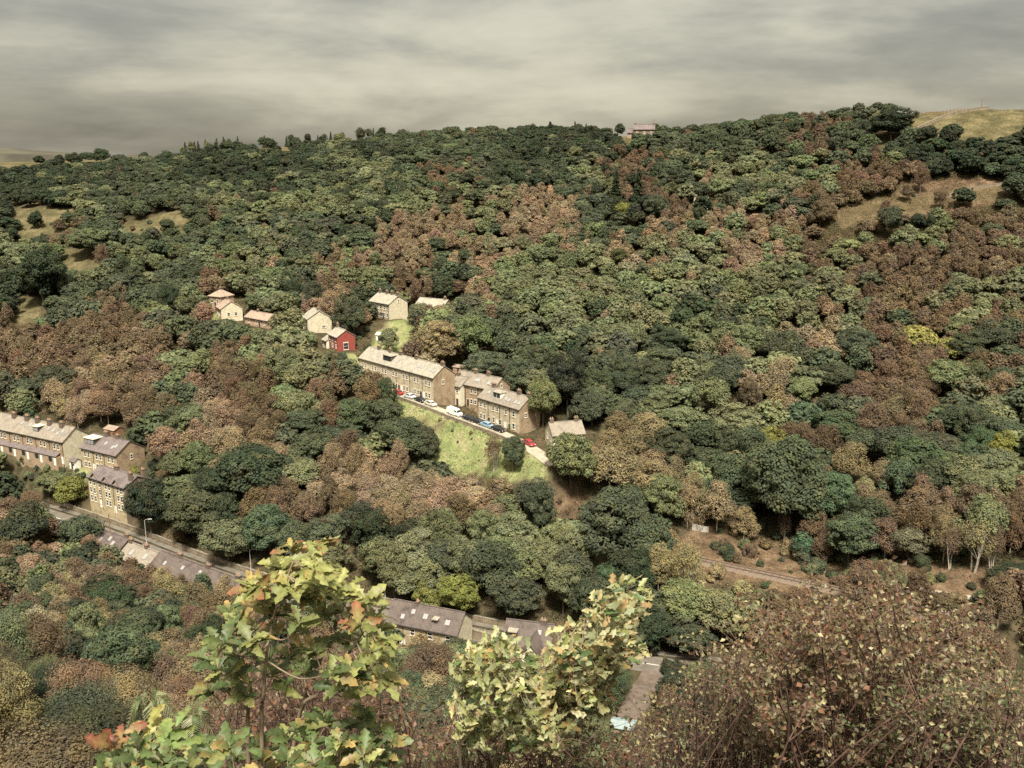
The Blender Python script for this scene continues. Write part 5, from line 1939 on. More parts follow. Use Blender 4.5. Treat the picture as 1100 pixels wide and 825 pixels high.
for t in solo:
    T = TPL[t['tpl']][t['k']]
    root = bpy.data.objects.new(t['kind'], None)
    root.empty_display_size = .5
    COL.objects.link(root)
    root.location = (t['x'], t['y'], t['z'])
    root.rotation_euler = (0, 0, t['rot'])
    root.scale = (t['sx'], t['sx'], t['sz'])
    tag(root, t['label'], CAT[t['kind']], GROUP[t['kind']])
    c = np.array(PAL[t['let']]) * (1 + RNG.normal(0, t['jit'])) * (1 + RNG.normal(0, .04, 3))
    for nm in ('trunk', 'crown'):
        if nm == 'trunk' and t['px'] < 9:
            continue
        o = bpy.data.objects.new(nm, T[nm])
        COL.objects.link(o)
        o.parent = root
        if nm == 'crown':
            o.color = (max(c[0], .01), max(c[1], .01), max(c[2], .008), 1)

# everything smaller or hidden farther back: one mass of woodland
VV, CC, LV = [], [], []
for t in rest:
    T = TPL[t['tpl']][t['k']]
    n = len(T['P'])
    m = int(np.clip(n * .42, 300, 2600)) if -60 < t['u'] < 1160 else 600
    pick = RNG.permutation(n)[:m]
    ca_, sa_ = math.cos(t['rot']), math.sin(t['rot'])
    P = T['P'][pick] * np.array([t['sx'], t['sx'], t['sz']])
    Nn = T['N'][pick]
    rot = np.array([[ca_, sa_, 0], [-sa_, ca_, 0], [0, 0, 1]])
    P = P @ rot + np.array([t['x'], t['y'], t['z']])
    Nn = Nn @ rot
    VV.append(kites(P, Nn, T['S'][pick] * t['sx'] * math.sqrt(n / m) * 1.05, .8))
    c = np.array(PAL[t['let']]) * (1 + RNG.normal(0, t['jit'])) * (1 + RNG.normal(0, .04, 3))
    CC.append(np.tile(np.r_[np.maximum(c, .008), 1], (m, 1)))
    LV.append(T['V'][pick])
if VV:
    me = quads_mesh('woodland', np.concatenate(VV), M['leaf_attr'], {'leaf_variation': ('FACE', 'FLOAT', np.concatenate(LV)), 'leaf_colour': ('FACE', 'FLOAT_COLOR', np.concatenate(CC))})
    tag(link(bpy.data.objects.new('woodland', me)), 'small distant trees filling the rest of the hillside wood', kind='stuff')
print('solo', len(solo), 'mass', len(rest))

# undergrowth and tussocks over the slopes
NU = 34000
u_ = np.concatenate([RNG.uniform(-40, 1140, NU - 4900), RNG.uniform(410, 600, 900), RNG.uniform(860, 1100, 4000)])
y_ = np.concatenate([RNG.uniform(60, 520, NU - 4900), RNG.uniform(228, 282, 900), RNG.uniform(340, 390, 4000)])
x_ = (u_ - 550) / F * (y_ * CP + 60 * SP)
z_ = H(x_, y_)
ok = np.ones(NU, bool)
for pts, w_ in ((LANES, 2.6), (ROADS, 6.4), (DRIVES, 2.7), (RAILS, 2.6), (PATHS, 1.3)):
    d_, _ = polydist(x_, y_, [(p.x, p.y, p.z) for p in pts])
    ok &= d_ > w_
for a, b, w_ in EXCL:
    d_, _ = polydist(x_, y_, [tuple(a), tuple(b)])
    ok &= d_ > w_ - 1.4
x_, y_, z_ = x_[ok], y_[ok], z_[ok]
ci = np.clip(np.searchsorted(xs, x_), 0, len(xs) - 1)
cj = np.clip(np.searchsorted(ys, y_), 0, len(ys) - 1)
cv = cov[cj, ci]
op = cv.max(1) > .5
nleaf = 16
C = np.repeat(np.stack([x_, y_, z_], 1), nleaf, 0)
hh = np.repeat(np.where(op, RNG.uniform(.08, .32, len(x_)), RNG.uniform(.3, 1.3, len(x_))), nleaf)
sp_ = np.repeat(np.where(op, .9, 1.1), nleaf)
C = C + np.stack([RNG.normal(0, 1, len(C)) * sp_, RNG.normal(0, 1, len(C)) * sp_, RNG.uniform(0, 1, len(C)) * hh], 1)
C[:, 2] += H(C[:, 0], C[:, 1]) - np.repeat(z_, nleaf)
base = np.array([[.075, .07, .03], [.13, .085, .05], [.05, .06, .028], [.17, .13, .07]])[RNG.integers(0, 4, len(x_))]
grn = np.array([[.14, .17, .07], [.2, .19, .1], [.13, .15, .06], [.2, .17, .1]])[RNG.integers(0, 4, len(x_))] * RNG.uniform(.7, 1.3, (len(x_), 1))
tan_ = np.array([.17, .14, .075]) * RNG.uniform(.6, 1.25, (len(x_), 1))
rus = np.array([.15, .1, .06]) * RNG.uniform(.6, 1.25, (len(x_), 1))
bc = np.where(cv[:, :1] > .5, grn, np.where(cv[:, 1:2] > .5, tan_, np.where(cv[:, 2:3] > .5, rus, base)))
Nn = unit(RNG.normal(size=C.shape) * .5 + np.array([0, 0, .9]))
Vq = kites(C, Nn, np.repeat(np.where(op, .3, .42), nleaf) * RNG.uniform(.6, 1.4, len(C)), .6)
me = quads_mesh('undergrowth', Vq, M['leaf_attr'], {'leaf_variation': ('FACE', 'FLOAT', RNG.uniform(.7, 1.3, len(C))), 'leaf_colour': ('FACE', 'FLOAT_COLOR', np.c_[np.repeat(bc, nleaf, 0), np.ones(len(C))])})
tag(link(bpy.data.objects.new('undergrowth', me)), 'bracken, tussocks and low scrub between the trees', kind='stuff')

# ------------------------------------------------------------------ plants close to the viewpoint
def fg_leaf_material():
    m, nt, out = new_mat('oak leaf')
    at_ = N(nt, 'ShaderNodeAttribute', attribute_name='leaf_colour')
    geo = N(nt, 'ShaderNodeNewGeometry')
    pale = mixc(nt, at_.outputs['Color'], (.40, .40, .24), .42)
    no = N(nt, 'ShaderNodeTexNoise')
    no.inputs['Scale'].default_value = 60
    no.inputs['Detail'].default_value = 4
    tc = N(nt, 'ShaderNodeTexCoord')
    nt.links.new(tc.outputs['Object'], no.inputs['Vector'])
    rp = ramp(nt, [(.3, (.72, .72, .72)), (.7, (1.2, 1.2, 1.2))])
    nt.links.new(no.outputs['Fac'], rp.inputs['Fac'])
    c = mixc(nt, at_.outputs['Color'], pale, geo.outputs['Backfacing'])
    c = mixc(nt, c, rp.outputs['Color'], 1.0, 'MULTIPLY')
    n2 = N(nt, 'ShaderNodeTexNoise')
    n2.inputs['Scale'].default_value = 26
    n2.inputs['Detail'].default_value = 5
    nt.links.new(tc.outputs['Object'], n2.inputs['Vector'])
    sp = ramp(nt, [(.58, (0, 0, 0)), (.68, (.8, .8, .8))])
    nt.links.new(n2.outputs['Fac'], sp.inputs['Fac'])
    c = mixc(nt, c, (.13, .085, .04), sp.outputs['Color'])
    b = N(nt, 'ShaderNodeBsdfPrincipled')
    b.inputs['Roughness'].default_value = .48
    b.inputs['Specular IOR Level'].default_value = .35
    t = N(nt, 'ShaderNodeBsdfTranslucent')
    nt.links.new(c, b.inputs['Base Color'])
    nt.links.new(c, t.inputs['Color'])
    ms = N(nt, 'ShaderNodeMixShader')
    ms.inputs[0].default_value = .3
    nt.links.new(b.outputs[0], ms.inputs[1])
    nt.links.new(t.outputs[0], ms.inputs[2])
    nt.links.new(ms.outputs[0], out.inputs[0])
    return m


M['oakleaf'] = fg_leaf_material()
M['twig'] = simple('reddish brown twigs', (.085, .05, .038), .85, .4, 20)
M['stem'] = simple('grey tan sapling stem', (.19, .145, .1), .85, .3, 12)


def oak_leaves(name, P, D, Up, Ls, cb, ct, parent, wid=.21, lobes=4, n=17):
    """lobed leaves: P base, D direction, Up approximate upper side, Ls length, cb/ct colours at base and tip"""
    k = len(P)
    D = unit(D)
    S = unit(np.cross(D, Up))
    U = unit(np.cross(S, D))
    t = np.linspace(0, 1, n)
    env = np.sin(np.pi * np.clip(t, 0, 1) ** 1.25) ** .75
    lob = 1 + .30 * np.sin(2 * np.pi * (lobes * t - .15))
    hw = wid * env * lob + .012
    hw[-1] = .004
    curl = RNG.uniform(-.25, 1.0, k)
    twist = RNG.normal(0, .5, k)
    fold = RNG.uniform(.1, 1.0, k)
    verts = np.zeros((k, n, 3, 3))
    cols = np.ones((k, n, 3, 4))
    wob = RNG.normal(0, .1, (k, n))
    for i in range(n):
        ang = twist * t[i]
        Si = S * np.cos(ang)[:, None] + U * np.sin(ang)[:, None]
        Ui = U * np.cos(ang)[:, None] - S * np.sin(ang)[:, None]
        c = P + D * (Ls * t[i])[:, None] - U * (Ls * curl * t[i] ** 2 * .6)[:, None]
        verts[:, i, 1] = c
        wL = (hw[i] * (1 + wob[:, i]) * Ls)[:, None]
        verts[:, i, 0] = c - Si * wL + Ui * wL * fold[:, None] - D * wL * .12
        verts[:, i, 2] = c + Si * wL + Ui * wL * fold[:, None] - D * wL * .12
        mixf = np.clip(t[i] ** 1.4, 0, 1)
        for s, f in ((0, .55), (1, 0.0), (2, .55)):
            q = np.clip(mixf * .75 + f * mixf, 0, 1)
            cols[:, i, s, :3] = cb * (1 - q) + ct * q
        cols[:, i, 1, :3] *= 1.12
    idx_ = np.arange(k * n * 3).reshape(k, n, 3)
    f1 = np.stack([idx_[:, :-1, 0], idx_[:, :-1, 1], idx_[:, 1:, 1], idx_[:, 1:, 0]], -1).reshape(-1, 4)
    f2 = np.stack([idx_[:, :-1, 1], idx_[:, :-1, 2], idx_[:, 1:, 2], idx_[:, 1:, 1]], -1).reshape(-1, 4)
    fc = np.concatenate([f1, f2])
    me = bpy.data.meshes.new(name)
    vv = verts.reshape(-1, 3)
    if parent is not None:
        vv = vv - np.array(parent.location)
    me.vertices.add(len(vv))
    me.vertices.foreach_set('co', vv.astype(np.float32).ravel())
    me.loops.add(fc.size)
    me.loops.foreach_set('vertex_index', fc.astype(np.int32).ravel())
    me.polygons.add(len(fc))
    me.polygons.foreach_set('loop_start', np.arange(0, fc.size, 4, dtype=np.int32))
    me.update(calc_edges=True)
    a = me.attributes.new('leaf_colour', 'FLOAT_COLOR', 'POINT')
    a.data.foreach_set('color', cols.reshape(-1, 4).astype(np.float32).ravel())
    me.polygons.foreach_set('use_smooth', np.ones(len(fc), dtype=bool))
    me.materials.append(M['oakleaf'])
    return link(bpy.data.objects.new(name, me), parent)


def rel(parent, pts):
    o = Vector(parent.location)
    return [Vector(p) - o for p in pts]


# --- the young oak: leaf rosettes at the twig ends
SAP = empty('oak_sapling', (at(280, 800, 3.4)[0], 3.4, near(at(280, 800, 3.4)[0], 3.4)))
tag(SAP, 'young oak with broad lobed green leaves, some tipped red, on thin tan stems', 'sapling')
CL1 = [(313, 587), (330, 592), (343, 584), (301, 608), (322, 617), (356, 626), (374, 632), (271, 633), (283, 648), (256, 666), (271, 672), (298, 657), (322, 669), (346, 660), (392, 645), (404, 663), (386, 672), (416, 687),
       (240, 690), (222, 708), (234, 717), (252, 705), (225, 742), (243, 738), (283, 705), (310, 702), (295, 723), (337, 699), (358, 723), (377, 717), (398, 702), (413, 729), (362, 738), (392, 744), (304, 738), (335, 600), (312, 630),
       (330, 640), (345, 612), (268, 690), (290, 680), (310, 675), (250, 725), (365, 655), (372, 690), (350, 690), (325, 720), (262, 748), (378, 730), (405, 712), (246, 655), (231, 690), (410, 675), (360, 640), (295, 640), (336, 625)]
CL1B = [(349, 772), (377, 778), (407, 784), (310, 789), (246, 797), (198, 792), (420, 796), (335, 798), (365, 796), (395, 800), (275, 800), (225, 802), (175, 802), (390, 768), (150, 800), (330, 784)] + [(u_, v_) for u_ in range(120, 440, 27) for v_ in (808 + (u_ * 7) % 11, 826 + (u_ * 5) % 9)]
STEMS1 = [[(278, 860), (281, 790), (283, 745), (287, 700), (296, 655), (316, 600)], [(262, 860), (266, 780), (270, 745), (258, 705), (250, 680)], [(285, 860), (318, 783), (345, 742), (372, 705), (396, 672)], [(300, 860), (340, 800), (372, 785)]]
sm = MB()
spts = []
for k, st in enumerate(STEMS1):
    Y0 = 3.4 + (k - 1) * .06
    p = [Vector(at(u, v, Y0 + .04 * math.sin(i * 1.7 + k))) for i, (u, v) in enumerate(st)]
    p = [Vector((p[0].x, p[0].y, min(p[0].z, float(near(p[0].x, p[0].y))) - .05))] + p[1:]
    sp2 = smooth_path(p, 5)
    sm.tube(rel(SAP, sp2), list(np.linspace(.0105 if k != 3 else .007, .003, len(sp2))), 7)
    spts += sp2
LP, LD, LU, LL, LB, LT = [], [], [], [], [], []
CL1 = CL1 + [(u_ + RNG.uniform(-13, 13), v_ + RNG.uniform(-6, 13)) for u_, v_ in CL1[3:40] if v_ < 655]
for i, (u, v) in enumerate(CL1 + CL1B):
    low = i >= len(CL1)
    Yc = 3.4 + RNG.normal(0, .14) if not low else 3.15 + RNG.normal(0, .16)
    c = Vector(at(u, v, Yc))
    # twig to the closest lower stem point
    cand = [q for q in spts if q.z < c.z - .02]
    q = min(cand, key=lambda s: (s - c).length + .35 * max(0, s.z - c.z + .3)) if cand and not low else c - Vector((RNG.normal(0, .06), 0, .8))
    mid_ = q.lerp(c, .5) + Vector((0, 0, -.03 - .05 * (q - c).length))
    tw = smooth_path([q, mid_, c], 4)
    sm.tube(rel(SAP, tw), list(np.linspace(.0042, .0018, len(tw))), 5)
    nl_ = RNG.integers(8, 12)
    out_dir = np.array(c - q)
    out_dir = out_dir / max(np.linalg.norm(out_dir), 1e-6)
    red = (u, v) in ((271, 633), (271, 672), (386, 672), (343, 584), (330, 592), (313, 587))
    for j in range(nl_):
        a = j * 2.4 + RNG.uniform(-.4, .4)
        d = np.array([math.cos(a), math.sin(a) * .8, RNG.uniform(-.35, .55)]) + out_dir * .6
        LP.append(np.array(c) - out_dir * RNG.uniform(0, .035))
        LD.append(d)
        LU.append(np.array([0, -.35, 1.0]) + RNG.normal(0, .35, 3))
        LL.append(RNG.uniform(.05, .098))
        tone = RNG.random()
        tone = tone ** (1.0 + max(0, (v - 640) / 70))
        g = np.array([.062, .094, .034]) * (1 - tone) + np.array([.235, .24, .08]) * tone
        if v < 640 or u > 385:
            g = g * .6 + np.array([.26, .255, .08]) * .45
        if low:
            g = (np.array([.085, .12, .042]) if RNG.random() < .75 else np.array([.19, .2, .07])) * RNG.uniform(.6, 1.3)
        LB.append(g)
        if red and RNG.random() < .6:
            LT.append(np.array([.25, .075, .045]) * RNG.uniform(.5, 1.2))
        elif RNG.random() < .12:
            LT.append(np.array([.40, .27, .10]) * RNG.uniform(.7, 1.1))
        else:
            LT.append(g * RNG.uniform(.85, 1.25))
sm.build('stem', M['stem'], SAP, smooth=True)
oak_leaves('foliage', np.array(LP), np.array(LD), np.array(LU), np.array(LL), np.array(LB), np.array(LT), SAP)


def poly_points(poly, n):
    P = np.array(poly, float)
    out_ = []
    while len(out_) < n:
        u = RNG.uniform(P[:, 0].min(), P[:, 0].max(), n)
        v = RNG.uniform(P[:, 1].min(), P[:, 1].max(), n)
        k = inpoly(u, v, poly)
        out_ += list(zip(u[k], v[k]))
    return out_[:n]


def windblown(name, label, poly, Y0, nclus, stems, wind, leafL, tones, thick=.3):
    t = empty(name, tuple(stems[0][0]))
    tag(t, label, 'sapling')
    m = MB()
    allp = []
    for s in stems:
        p = smooth_path([Vector(q) for q in s], 6)
        m.tube(rel(t, p), list(np.linspace(.013, .004, len(p))), 6)
        allp += p
    A = [[] for _ in range(6)]
    for (u, v) in poly_points(poly, nclus):
        c = Vector(at(u, v, Y0 + RNG.normal(0, thick)))
        q = min(allp, key=lambda s: (s - c).length + (2.0 * max(0, s.z - c.z + .05)))
        tw = smooth_path([q, q.lerp(c, .55) + Vector((-.04, 0, .05)), c], 3)
        m.tube(rel(t, tw), list(np.linspace(.0042, .0018, len(tw))), 4)
        tone0 = RNG.random()
        for j in range(RNG.integers(10, 15)):
            a = j * 2.4
            d = np.array([math.cos(a) * .7, math.sin(a) * .7, RNG.uniform(-.5, .5)]) + np.array(wind) * RNG.uniform(.5, 1.3)
            A[0].append(np.array(c) + RNG.normal(0, .035, 3))
            A[1].append(d)
            # wind turns many leaves underside up
            A[2].append((np.array([0, .25, -1]) if RNG.random() < .5 else np.array([0, -.4, 1])) + RNG.normal(0, .45, 3))
            A[3].append(RNG.uniform(*leafL))
            tn = tones[RNG.integers(len(tones))] if RNG.random() < .55 else tones[int(tone0 * len(tones))]
            g = np.array(tn) * RNG.uniform(.7, 1.25)
            A[4].append(g)
            A[5].append(g * RNG.uniform(.8, 1.2) if RNG.random() < .8 else np.array([.34, .2, .08]))
    m.build('stem', M['stem'], t, smooth=True)
    oak_leaves('foliage', *[np.array(x) for x in A], t, wid=.22, n=13, lobes=3)
    return t


def g0(u, v, Y):
    p = at(u, v, Y)
    return Vector((p[0], p[1], float(near(p[0], p[1])) - .05))


GRN, YGR, PAL_, GOLD = (.07, .11, .036), (.18, .2, .065), (.34, .325, .15), (.27, .185, .075)
Y1 = 5.2
windblown('oak_sapling', 'small pale green oak bush with many upright leaves, left of the windblown branches', [(497, 735), (492, 705), (510, 690), (535, 686), (556, 696), (575, 712), (590, 728), (588, 800), (520, 803), (498, 800), (490, 765)], Y1, 95,
          [[g0(530, 800, Y1), Vector(at(532, 800, Y1)), Vector(at(532, 750, Y1)), Vector(at(528, 705, Y1))], [g0(498, 800, Y1), Vector(at(494, 790, Y1)), Vector(at(500, 745, Y1)), Vector(at(506, 710, Y1))], [g0(555, 800, Y1), Vector(at(556, 790, Y1)), Vector(at(560, 750, Y1)), Vector(at(566, 720, Y1))]],
          (.35, 0, .35), (.05, .088), (GRN, YGR, YGR, PAL_))
Y2 = 5.6
windblown('oak_sapling', 'windblown oak with pale yellow leaves streaming to one side above the blue roof', [(590, 700), (600, 682), (618, 672), (632, 655), (650, 645), (664, 630), (688, 634), (684, 650), (668, 658), (676, 668), (664, 682), (672, 692), (690, 690), (676, 706), (655, 716), (650, 735),
          (640, 760), (615, 770), (600, 800), (575, 802), (580, 740)], Y2, 150,
          [[g0(600, 800, Y2), Vector(at(598, 800, Y2)), Vector(at(606, 740, Y2)), Vector(at(625, 690, Y2)), Vector(at(664, 646, Y2))], [g0(585, 800, Y2), Vector(at(585, 790, Y2)), Vector(at(592, 740, Y2)), Vector(at(608, 700, Y2))], [g0(605, 800, Y2), Vector(at(612, 780, Y2)), Vector(at(640, 730, Y2)), Vector(at(668, 702, Y2))]],
          (.95, -.1, .3), (.055, .095), (YGR, PAL_, PAL_, GOLD, GRN))


# --- thickets: many thin arching stems with small leaves
def thicket(name, label, cat, poly, Y0, dy, nstem, leaves, tones, size, lean=0.0, stemcol='twig', rad=.0068, fill=.62, kind=None):
    P = np.array(poly, float)
    cx = P[:, 0].mean()
    root = g0(cx, P[:, 1].max(), Y0)
    t = empty(name, tuple(root))
    tag(t, label, cat, kind=kind)
    m = MB()
    segs = []
    for (u, v) in poly_points(poly, nstem):
        Y = Y0 + RNG.normal(0, dy)
        top = Vector(at(u, v, Y))
        bx = cx + (u - cx) * RNG.uniform(.15, .7) + RNG.normal(0, 12) - lean * 30
        b = g0(bx, 800, Y0 + (Y - Y0) * .7)
        side = Vector((RNG.normal(0, .22), RNG.normal(0, .18), .12))
        bend = Vector((RNG.normal(0, .12), RNG.normal(0, .1), -abs(RNG.normal(0, .06))))
        pts = smooth_path([b, b.lerp(top, .4) + side, b.lerp(top, .75) + side * .5 + Vector((RNG.normal(0, .05), 0, .06)), top, top + bend], 3)
        r0 = rad * RNG.uniform(.6, 1.3)
        m.tube(rel(t, pts), list(np.linspace(r0, r0 * .25, len(pts))), 3, cap=False)
        segs.append(pts)
        for _ in range(2):
            k = RNG.integers(len(pts) // 2, len(pts) - 1)
            e = pts[k] + Vector((RNG.normal(0, .16), RNG.normal(0, .12), RNG.uniform(-.02, .2)))
            tw = [pts[k], pts[k].lerp(e, .5) + Vector((0, 0, .03)), e]
            m.tube(rel(t, tw), [r0 * .4, r0 * .3, r0 * .15], 3, cap=False)
            segs.append(tw)
    m.build('stems', M[stemcol], t)['kind'] = 'stuff'
    n = leaves
    si = np.repeat(RNG.integers(0, len(segs), n // 6 + 1), 6)[:n]
    tt = 1 - np.abs(RNG.normal(0, .27, n)) * fill
    tt = np.clip(np.repeat(tt[::6], 6)[:n] + RNG.normal(0, .03, n), .15, 1)
    C = np.zeros((n, 3))
    for i in range(n):
        s = segs[si[i]]
        f = tt[i] * (len(s) - 1)
        k = min(int(f), len(s) - 2)
        C[i] = s[k].lerp(s[k + 1], f - k)
    C += RNG.normal(0, .032, C.shape)
    Nn = unit(RNG.normal(size=C.shape) * .8 + np.array([0, -.5, .7]))
    S = RNG.uniform(size[0], size[1], n)
    # small bent leaves: two quads folded along the midrib
    r = rand_dirs(n)
    T = unit(np.cross(Nn, r))
    B = np.cross(Nn, T)
    f = RNG.uniform(.1, .6, n)[:, None]
    S_ = S[:, None]
    a, cc = C - T * S_ * .5, C + T * S_ * .5 - Nn * S_ * .1
    mid1 = C
    l_ = C + B * S_ * .34 + Nn * S_ * .34 * f
    r_ = C - B * S_ * .34 + Nn * S_ * .34 * f
    V = np.stack([a, mid1, cc, l_, a, r_, cc, mid1], 1).reshape(-1, 3) - np.array(t.location)
    tn = np.array(tones)[RNG.integers(0, len(tones), n)] * RNG.uniform(.65, 1.25, (n, 1))
    me = quads_mesh('foliage', V, M['oakleaf'], {'leaf_colour': ('FACE', 'FLOAT_COLOR', np.repeat(np.c_[tn, np.ones(n)], 2, 0))})
    link(bpy.data.objects.new('foliage', me), t)
    return t


RUST, BRN, OLV, CRM, MGR = (.155, .078, .045), (.09, .056, .036), (.13, .12, .056), (.30, .26, .135), (.08, .1, .042)
thicket('bramble_bush', 'big russet thicket of thin red twigs and small yellow leaves filling the lower right', 'bush', [(800, 716), (816, 694), (856, 670), (900, 652), (950, 648), (1006, 660), (1050, 688), (1078, 712), (1085, 830), (810, 830), (786, 764)], 5.2, .55, 480, 24000,
        (RUST, BRN, OLV, CRM, BRN, RUST, (.17, .115, .06), OLV, BRN), (.022, .042))
thicket('bramble_bush', 'thin leafy briar arching beside the brown drive, lower and sparser than the big thicket', 'bush', [(690, 812), (700, 770), (722, 738), (748, 716), (775, 702), (800, 690), (812, 720), (800, 820)], 5.6, .5, 130, 2400,
        (OLV, CRM, RUST, (.26, .23, .1), BRN), (.018, .035), lean=.6)
thicket('bramble_bush', 'greener leafy bush below the right flank of the big russet thicket', 'bush', [(960, 760), (1000, 738), (1050, 735), (1100, 740), (1110, 830), (950, 830)], 4.4, .3, 200, 3800, (MGR, OLV, CRM, MGR), (.018, .034))
thicket('bracken', 'dead brown bracken and wiry stems behind the young oak', 'bracken', [(215, 800), (222, 745), (250, 715), (300, 700), (350, 690), (400, 720), (432, 745), (440, 830), (215, 830)], 6.0, .9, 460, 4500, (RUST, BRN, BRN, (.17, .115, .07)), (.02, .045), kind='stuff')
thicket('bracken', 'dry brown undergrowth along the bottom between the oaks', 'bracken', [(420, 830), (425, 775), (470, 760), (500, 772), (560, 790), (640, 785), (700, 790), (700, 830)], 6.5, .7, 260, 2200, (BRN, OLV, RUST, MGR), (.03, .055), kind='stuff')


# --- ferns and red tipped seedlings at the bottom edge
def fern(label, u, v, Y, n, L, col):
    c = Vector(at(u, v, Y))
    b = g0(u, v, Y)
    t = empty('fern', tuple(b))
    tag(t, label, 'fern')
    for k in range(n):
        a = k * 6.28 / n + RNG.uniform(-.3, .3)
        d = Vector((math.cos(a), math.sin(a) * .8, 0))
        tip = c + d * L + Vector((0, 0, RNG.uniform(-.1, .05)))
        pts = smooth_path([b, b.lerp(c, .8) + d * .02, c + d * L * .35 + Vector((0, 0, .1)), tip], 7)
        m = MB().tube(rel(t, pts), list(np.linspace(.004, .001, len(pts))), 4, cap=False)
        fr = m.build('frond', M['stem'], t)
        V, cs = [], []
        pr = rel(t, pts)
        for i in range(len(pr) // 2, len(pr) - 1):
            for q in (0, .5):
                p = pr[i].lerp(pr[i + 1], q)
                f = (i + q - len(pr) // 2) / (len(pr) / 2)
                ln = L * .32 * math.sin(math.pi * (0.18 + .82 * f)) + .012
                tg = (pr[i + 1] - pr[i]).normalized()
                sd = tg.cross(Vector((0, 0, 1))).normalized()
                for s in (-1, 1):
                    e = p + (sd * s + tg * .45).normalized() * ln - Vector((0, 0, ln * .25))
                    w_ = tg * ln * .2
                    V += [p - w_ * .5, p + w_ * .5, e + w_ * .1, e - w_ * .1]
                    cs.append(np.r_[np.array(col) * RNG.uniform(.8, 1.2), 1])
        me = quads_mesh('pinnae', np.array([tuple(x) for x in V]), M['oakleaf'], {'leaf_colour': ('FACE', 'FLOAT_COLOR', np.array(cs))})
        link(bpy.data.objects.new('pinnae', me), fr)


fern('green bracken frond rising above low leaves left of the young oak', 162, 772, 3.6, 5, .13, (.11, .15, .06))
fern('smaller green fern between the tall frond and the young oak', 208, 788, 3.5, 5, .11, (.1, .14, .055))


def seedling(label, u, v, Y, n, cb, ct):
    c = Vector(at(u, v, Y))
    b = g0(u, v, Y)
    t = empty('oak_seedling', tuple(b))
    tag(t, label, 'sapling')
    MB().tube(rel(t, smooth_path([b, b.lerp(c, .6) + Vector((.02, 0, 0)), c], 5)), list(np.linspace(.006, .002, 11)), 5).build('stem', M['stem'], t)
    A = [[] for _ in range(6)]
    for j in range(n):
        a = j * 2.4
        A[0].append(np.array(c) + RNG.normal(0, .025, 3))
        A[1].append(np.array([math.cos(a), math.sin(a), RNG.uniform(.1, 1.2)]))
        A[2].append(np.array([0, -.5, 1]) + RNG.normal(0, .3, 3))
        A[3].append(RNG.uniform(.07, .11))
        A[4].append(np.array(cb) * RNG.uniform(.8, 1.2))
        A[5].append(np.array(ct) * RNG.uniform(.8, 1.2))
    oak_leaves('foliage', *[np.array(x) for x in A], t)


seedling('low seedling with a bright red leaf tip at the bottom left', 122, 798, 3.3, 9, (.2, .15, .06), (.2, .04, .035))
seedling('yellowish seedling leaves next to the red tipped one', 150, 796, 3.3, 9, (.26, .27, .08), (.36, .3, .1))
seedling('green seedling under the fern at the bottom edge', 186, 800, 3.2, 10, (.13, .19, .06), (.2, .24, .07))

# ------------------------------------------------------------------ sky, sun, camera
SUN_EL, SUN_AZ = 58.0, 178.0      # azimuth measured clockwise from +Y: behind the camera, a little to its right
world = bpy.data.worlds.new('World')
scene.world = world
world.use_nodes = True
nt = world.node_tree
for n in list(nt.nodes):
    nt.nodes.remove(n)
out = nt.nodes.new('ShaderNodeOutputWorld')
bg = nt.nodes.new('ShaderNodeBackground')
bg.inputs['Strength'].default_value = .1
sky = nt.nodes.new('ShaderNodeTexSky')
sky.sky_type = 'NISHITA'
sky.sun_disc = False
sky.sun_elevation = R(SUN_EL)
sky.sun_rotation = R(SUN_AZ)
sky.air_density = 1.0
sky.dust_density = 3.0
tc = nt.nodes.new('ShaderNodeTexCoord')


def sky_noise(scale, sc, det=6, rough=.55, off=(0, 0, 0), dist=0.0):
    mp = nt.nodes.new('ShaderNodeMapping')
    mp.inputs['Scale'].default_value = sc
    mp.inputs['Location'].default_value = off
    nt.links.new(tc.outputs['Generated'], mp.inputs['Vector'])
    n = nt.nodes.new('ShaderNodeTexNoise')
    n.inputs['Scale'].default_value = scale
    n.inputs['Detail'].default_value = det
    n.inputs['Roughness'].default_value = rough
    n.inputs['Distortion'].default_value = dist
    nt.links.new(mp.outputs[0], n.inputs['Vector'])
    return n.outputs['Fac']


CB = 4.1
n1 = sky_noise(2.2, (1, 1, 5.0), 5, .5, (.35, .1, .42), .35)
n2 = sky_noise(5.0, (1, 1, 4.0), 7, .6, (3.1, .7, .2), .2)
ad = nt.nodes.new('ShaderNodeMath')
ad.operation = 'MULTIPLY_ADD'
ad.inputs[1].default_value = .35
nt.links.new(n2, ad.inputs[0])
mu = nt.nodes.new('ShaderNodeMath')
mu.operation = 'MULTIPLY'
mu.inputs[1].default_value = .65
nt.links.new(n1, mu.inputs[0])
nt.links.new(mu.outputs[0], ad.inputs[2])
cr = ramp(nt, [(.34, (.12 * CB, .11 * CB, .085 * CB)), (.46, (.22 * CB, .203 * CB, .155 * CB)), (.56, (.36 * CB, .332 * CB, .245 * CB)), (.68, (.47 * CB, .436 * CB, .325 * CB))])


def mth(op, x, y=None):
    n = nt.nodes.new('ShaderNodeMath')
    n.operation = op
    for s, val in ((0, x), (1, y)):
        if val is None:
            continue
        if isinstance(val, (int, float)):
            n.inputs[s].default_value = val
        else:
            nt.links.new(val, n.inputs[s])
    return n.outputs[0]


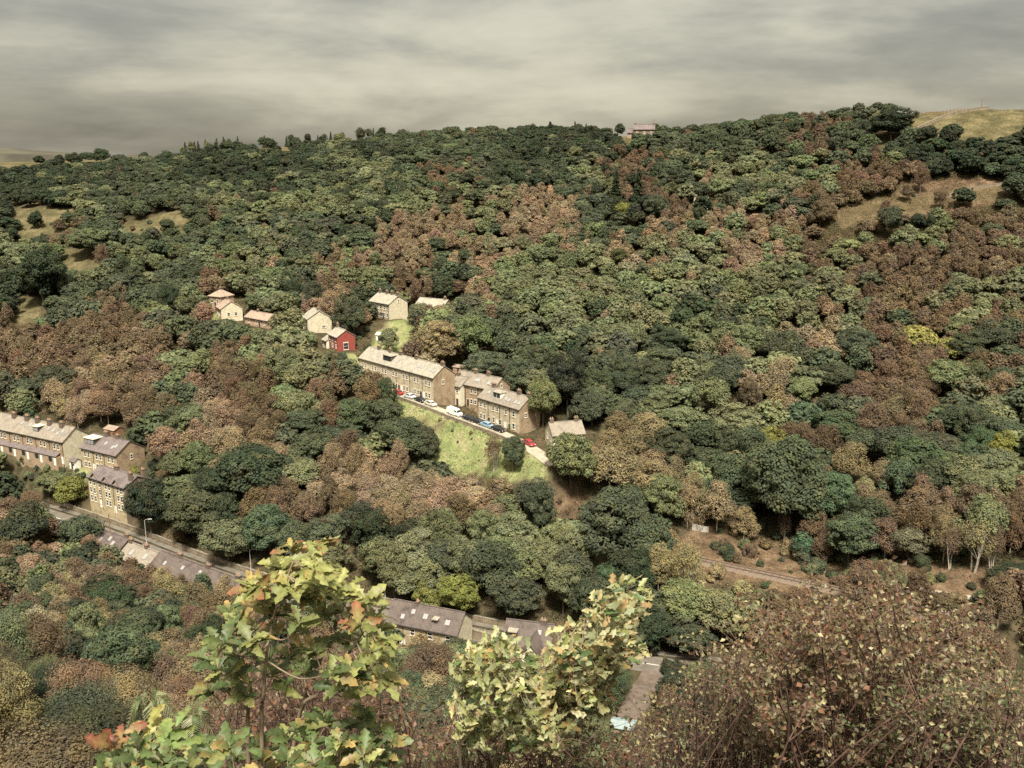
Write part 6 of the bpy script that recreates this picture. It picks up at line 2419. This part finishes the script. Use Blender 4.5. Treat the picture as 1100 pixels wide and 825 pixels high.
# the cloud deck is thinner and brighter low over the hill ahead
sx_ = nt.nodes.new('ShaderNodeSeparateXYZ')
nt.links.new(tc.outputs['Generated'], sx_.inputs[0])
ex = mth('POWER', mth('DIVIDE', mth('SUBTRACT', sx_.outputs[0], .08), .34), 2.0)
ez = mth('POWER', mth('DIVIDE', mth('SUBTRACT', sx_.outputs[2], .075), .075), 2.0)
thin = mth('EXPONENT', mth('MULTIPLY', mth('ADD', ex, ez), -1.0))
lx = mth('POWER', mth('DIVIDE', mth('ADD', sx_.outputs[0], .45), .18), 2.0)
lz = mth('POWER', mth('DIVIDE', mth('SUBTRACT', sx_.outputs[2], .055), .035), 2.0)
thick = mth('EXPONENT', mth('MULTIPLY', mth('ADD', lx, lz), -1.0))
dens = mth('SUBTRACT', mth('ADD', ad.outputs[0], mth('MULTIPLY', thin, .13)), mth('ADD', mth('MULTIPLY', thick, .10), .05))
nt.links.new(dens, cr.inputs['Fac'])
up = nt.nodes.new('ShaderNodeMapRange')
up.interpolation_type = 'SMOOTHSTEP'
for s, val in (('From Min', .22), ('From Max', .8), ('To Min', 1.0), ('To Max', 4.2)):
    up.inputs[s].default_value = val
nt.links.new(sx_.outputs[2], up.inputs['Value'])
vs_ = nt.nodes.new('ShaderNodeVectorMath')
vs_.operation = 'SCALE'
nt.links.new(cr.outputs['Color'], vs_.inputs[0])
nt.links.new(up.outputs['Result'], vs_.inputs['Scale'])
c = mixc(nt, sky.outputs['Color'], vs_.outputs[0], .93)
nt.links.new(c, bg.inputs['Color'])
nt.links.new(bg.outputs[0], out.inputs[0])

sl = bpy.data.lights.new('sun', 'SUN')
sl.energy = 2.5
sl.angle = R(9)
sl.color = (1.0, .93, .8)
so = link(bpy.data.objects.new('sun', sl))
az = R(SUN_AZ)
sd = Vector((math.sin(az) * math.cos(R(SUN_EL)), math.cos(az) * math.cos(R(SUN_EL)), math.sin(R(SUN_EL))))
so.rotation_euler = (-sd).to_track_quat('-Z', 'Y').to_euler()
so.location = (0, 0, 200)

cam = bpy.data.cameras.new('camera')
cam.sensor_fit = 'HORIZONTAL'
cam.sensor_width = 36
cam.lens = 36 * F / 1100
cam.clip_start = .05
cam.clip_end = 20000
co = link(bpy.data.objects.new('camera', cam))
co.location = (0, 0, 0)
co.rotation_euler = (math.pi / 2 - PITCH, 0, 0)
scene.camera = co

vs = scene.view_settings
vs.view_transform = 'Standard'
vs.look = 'None'
vs.gamma = 1
vs.exposure = 1.95
scene.render.engine = 'CYCLES'
scene.cycles.max_bounces = 5
scene.cycles.diffuse_bounces = 3
scene.cycles.transmission_bounces = 2
scene.cycles.glossy_bounces = 2
scene.cycles.use_denoising = False
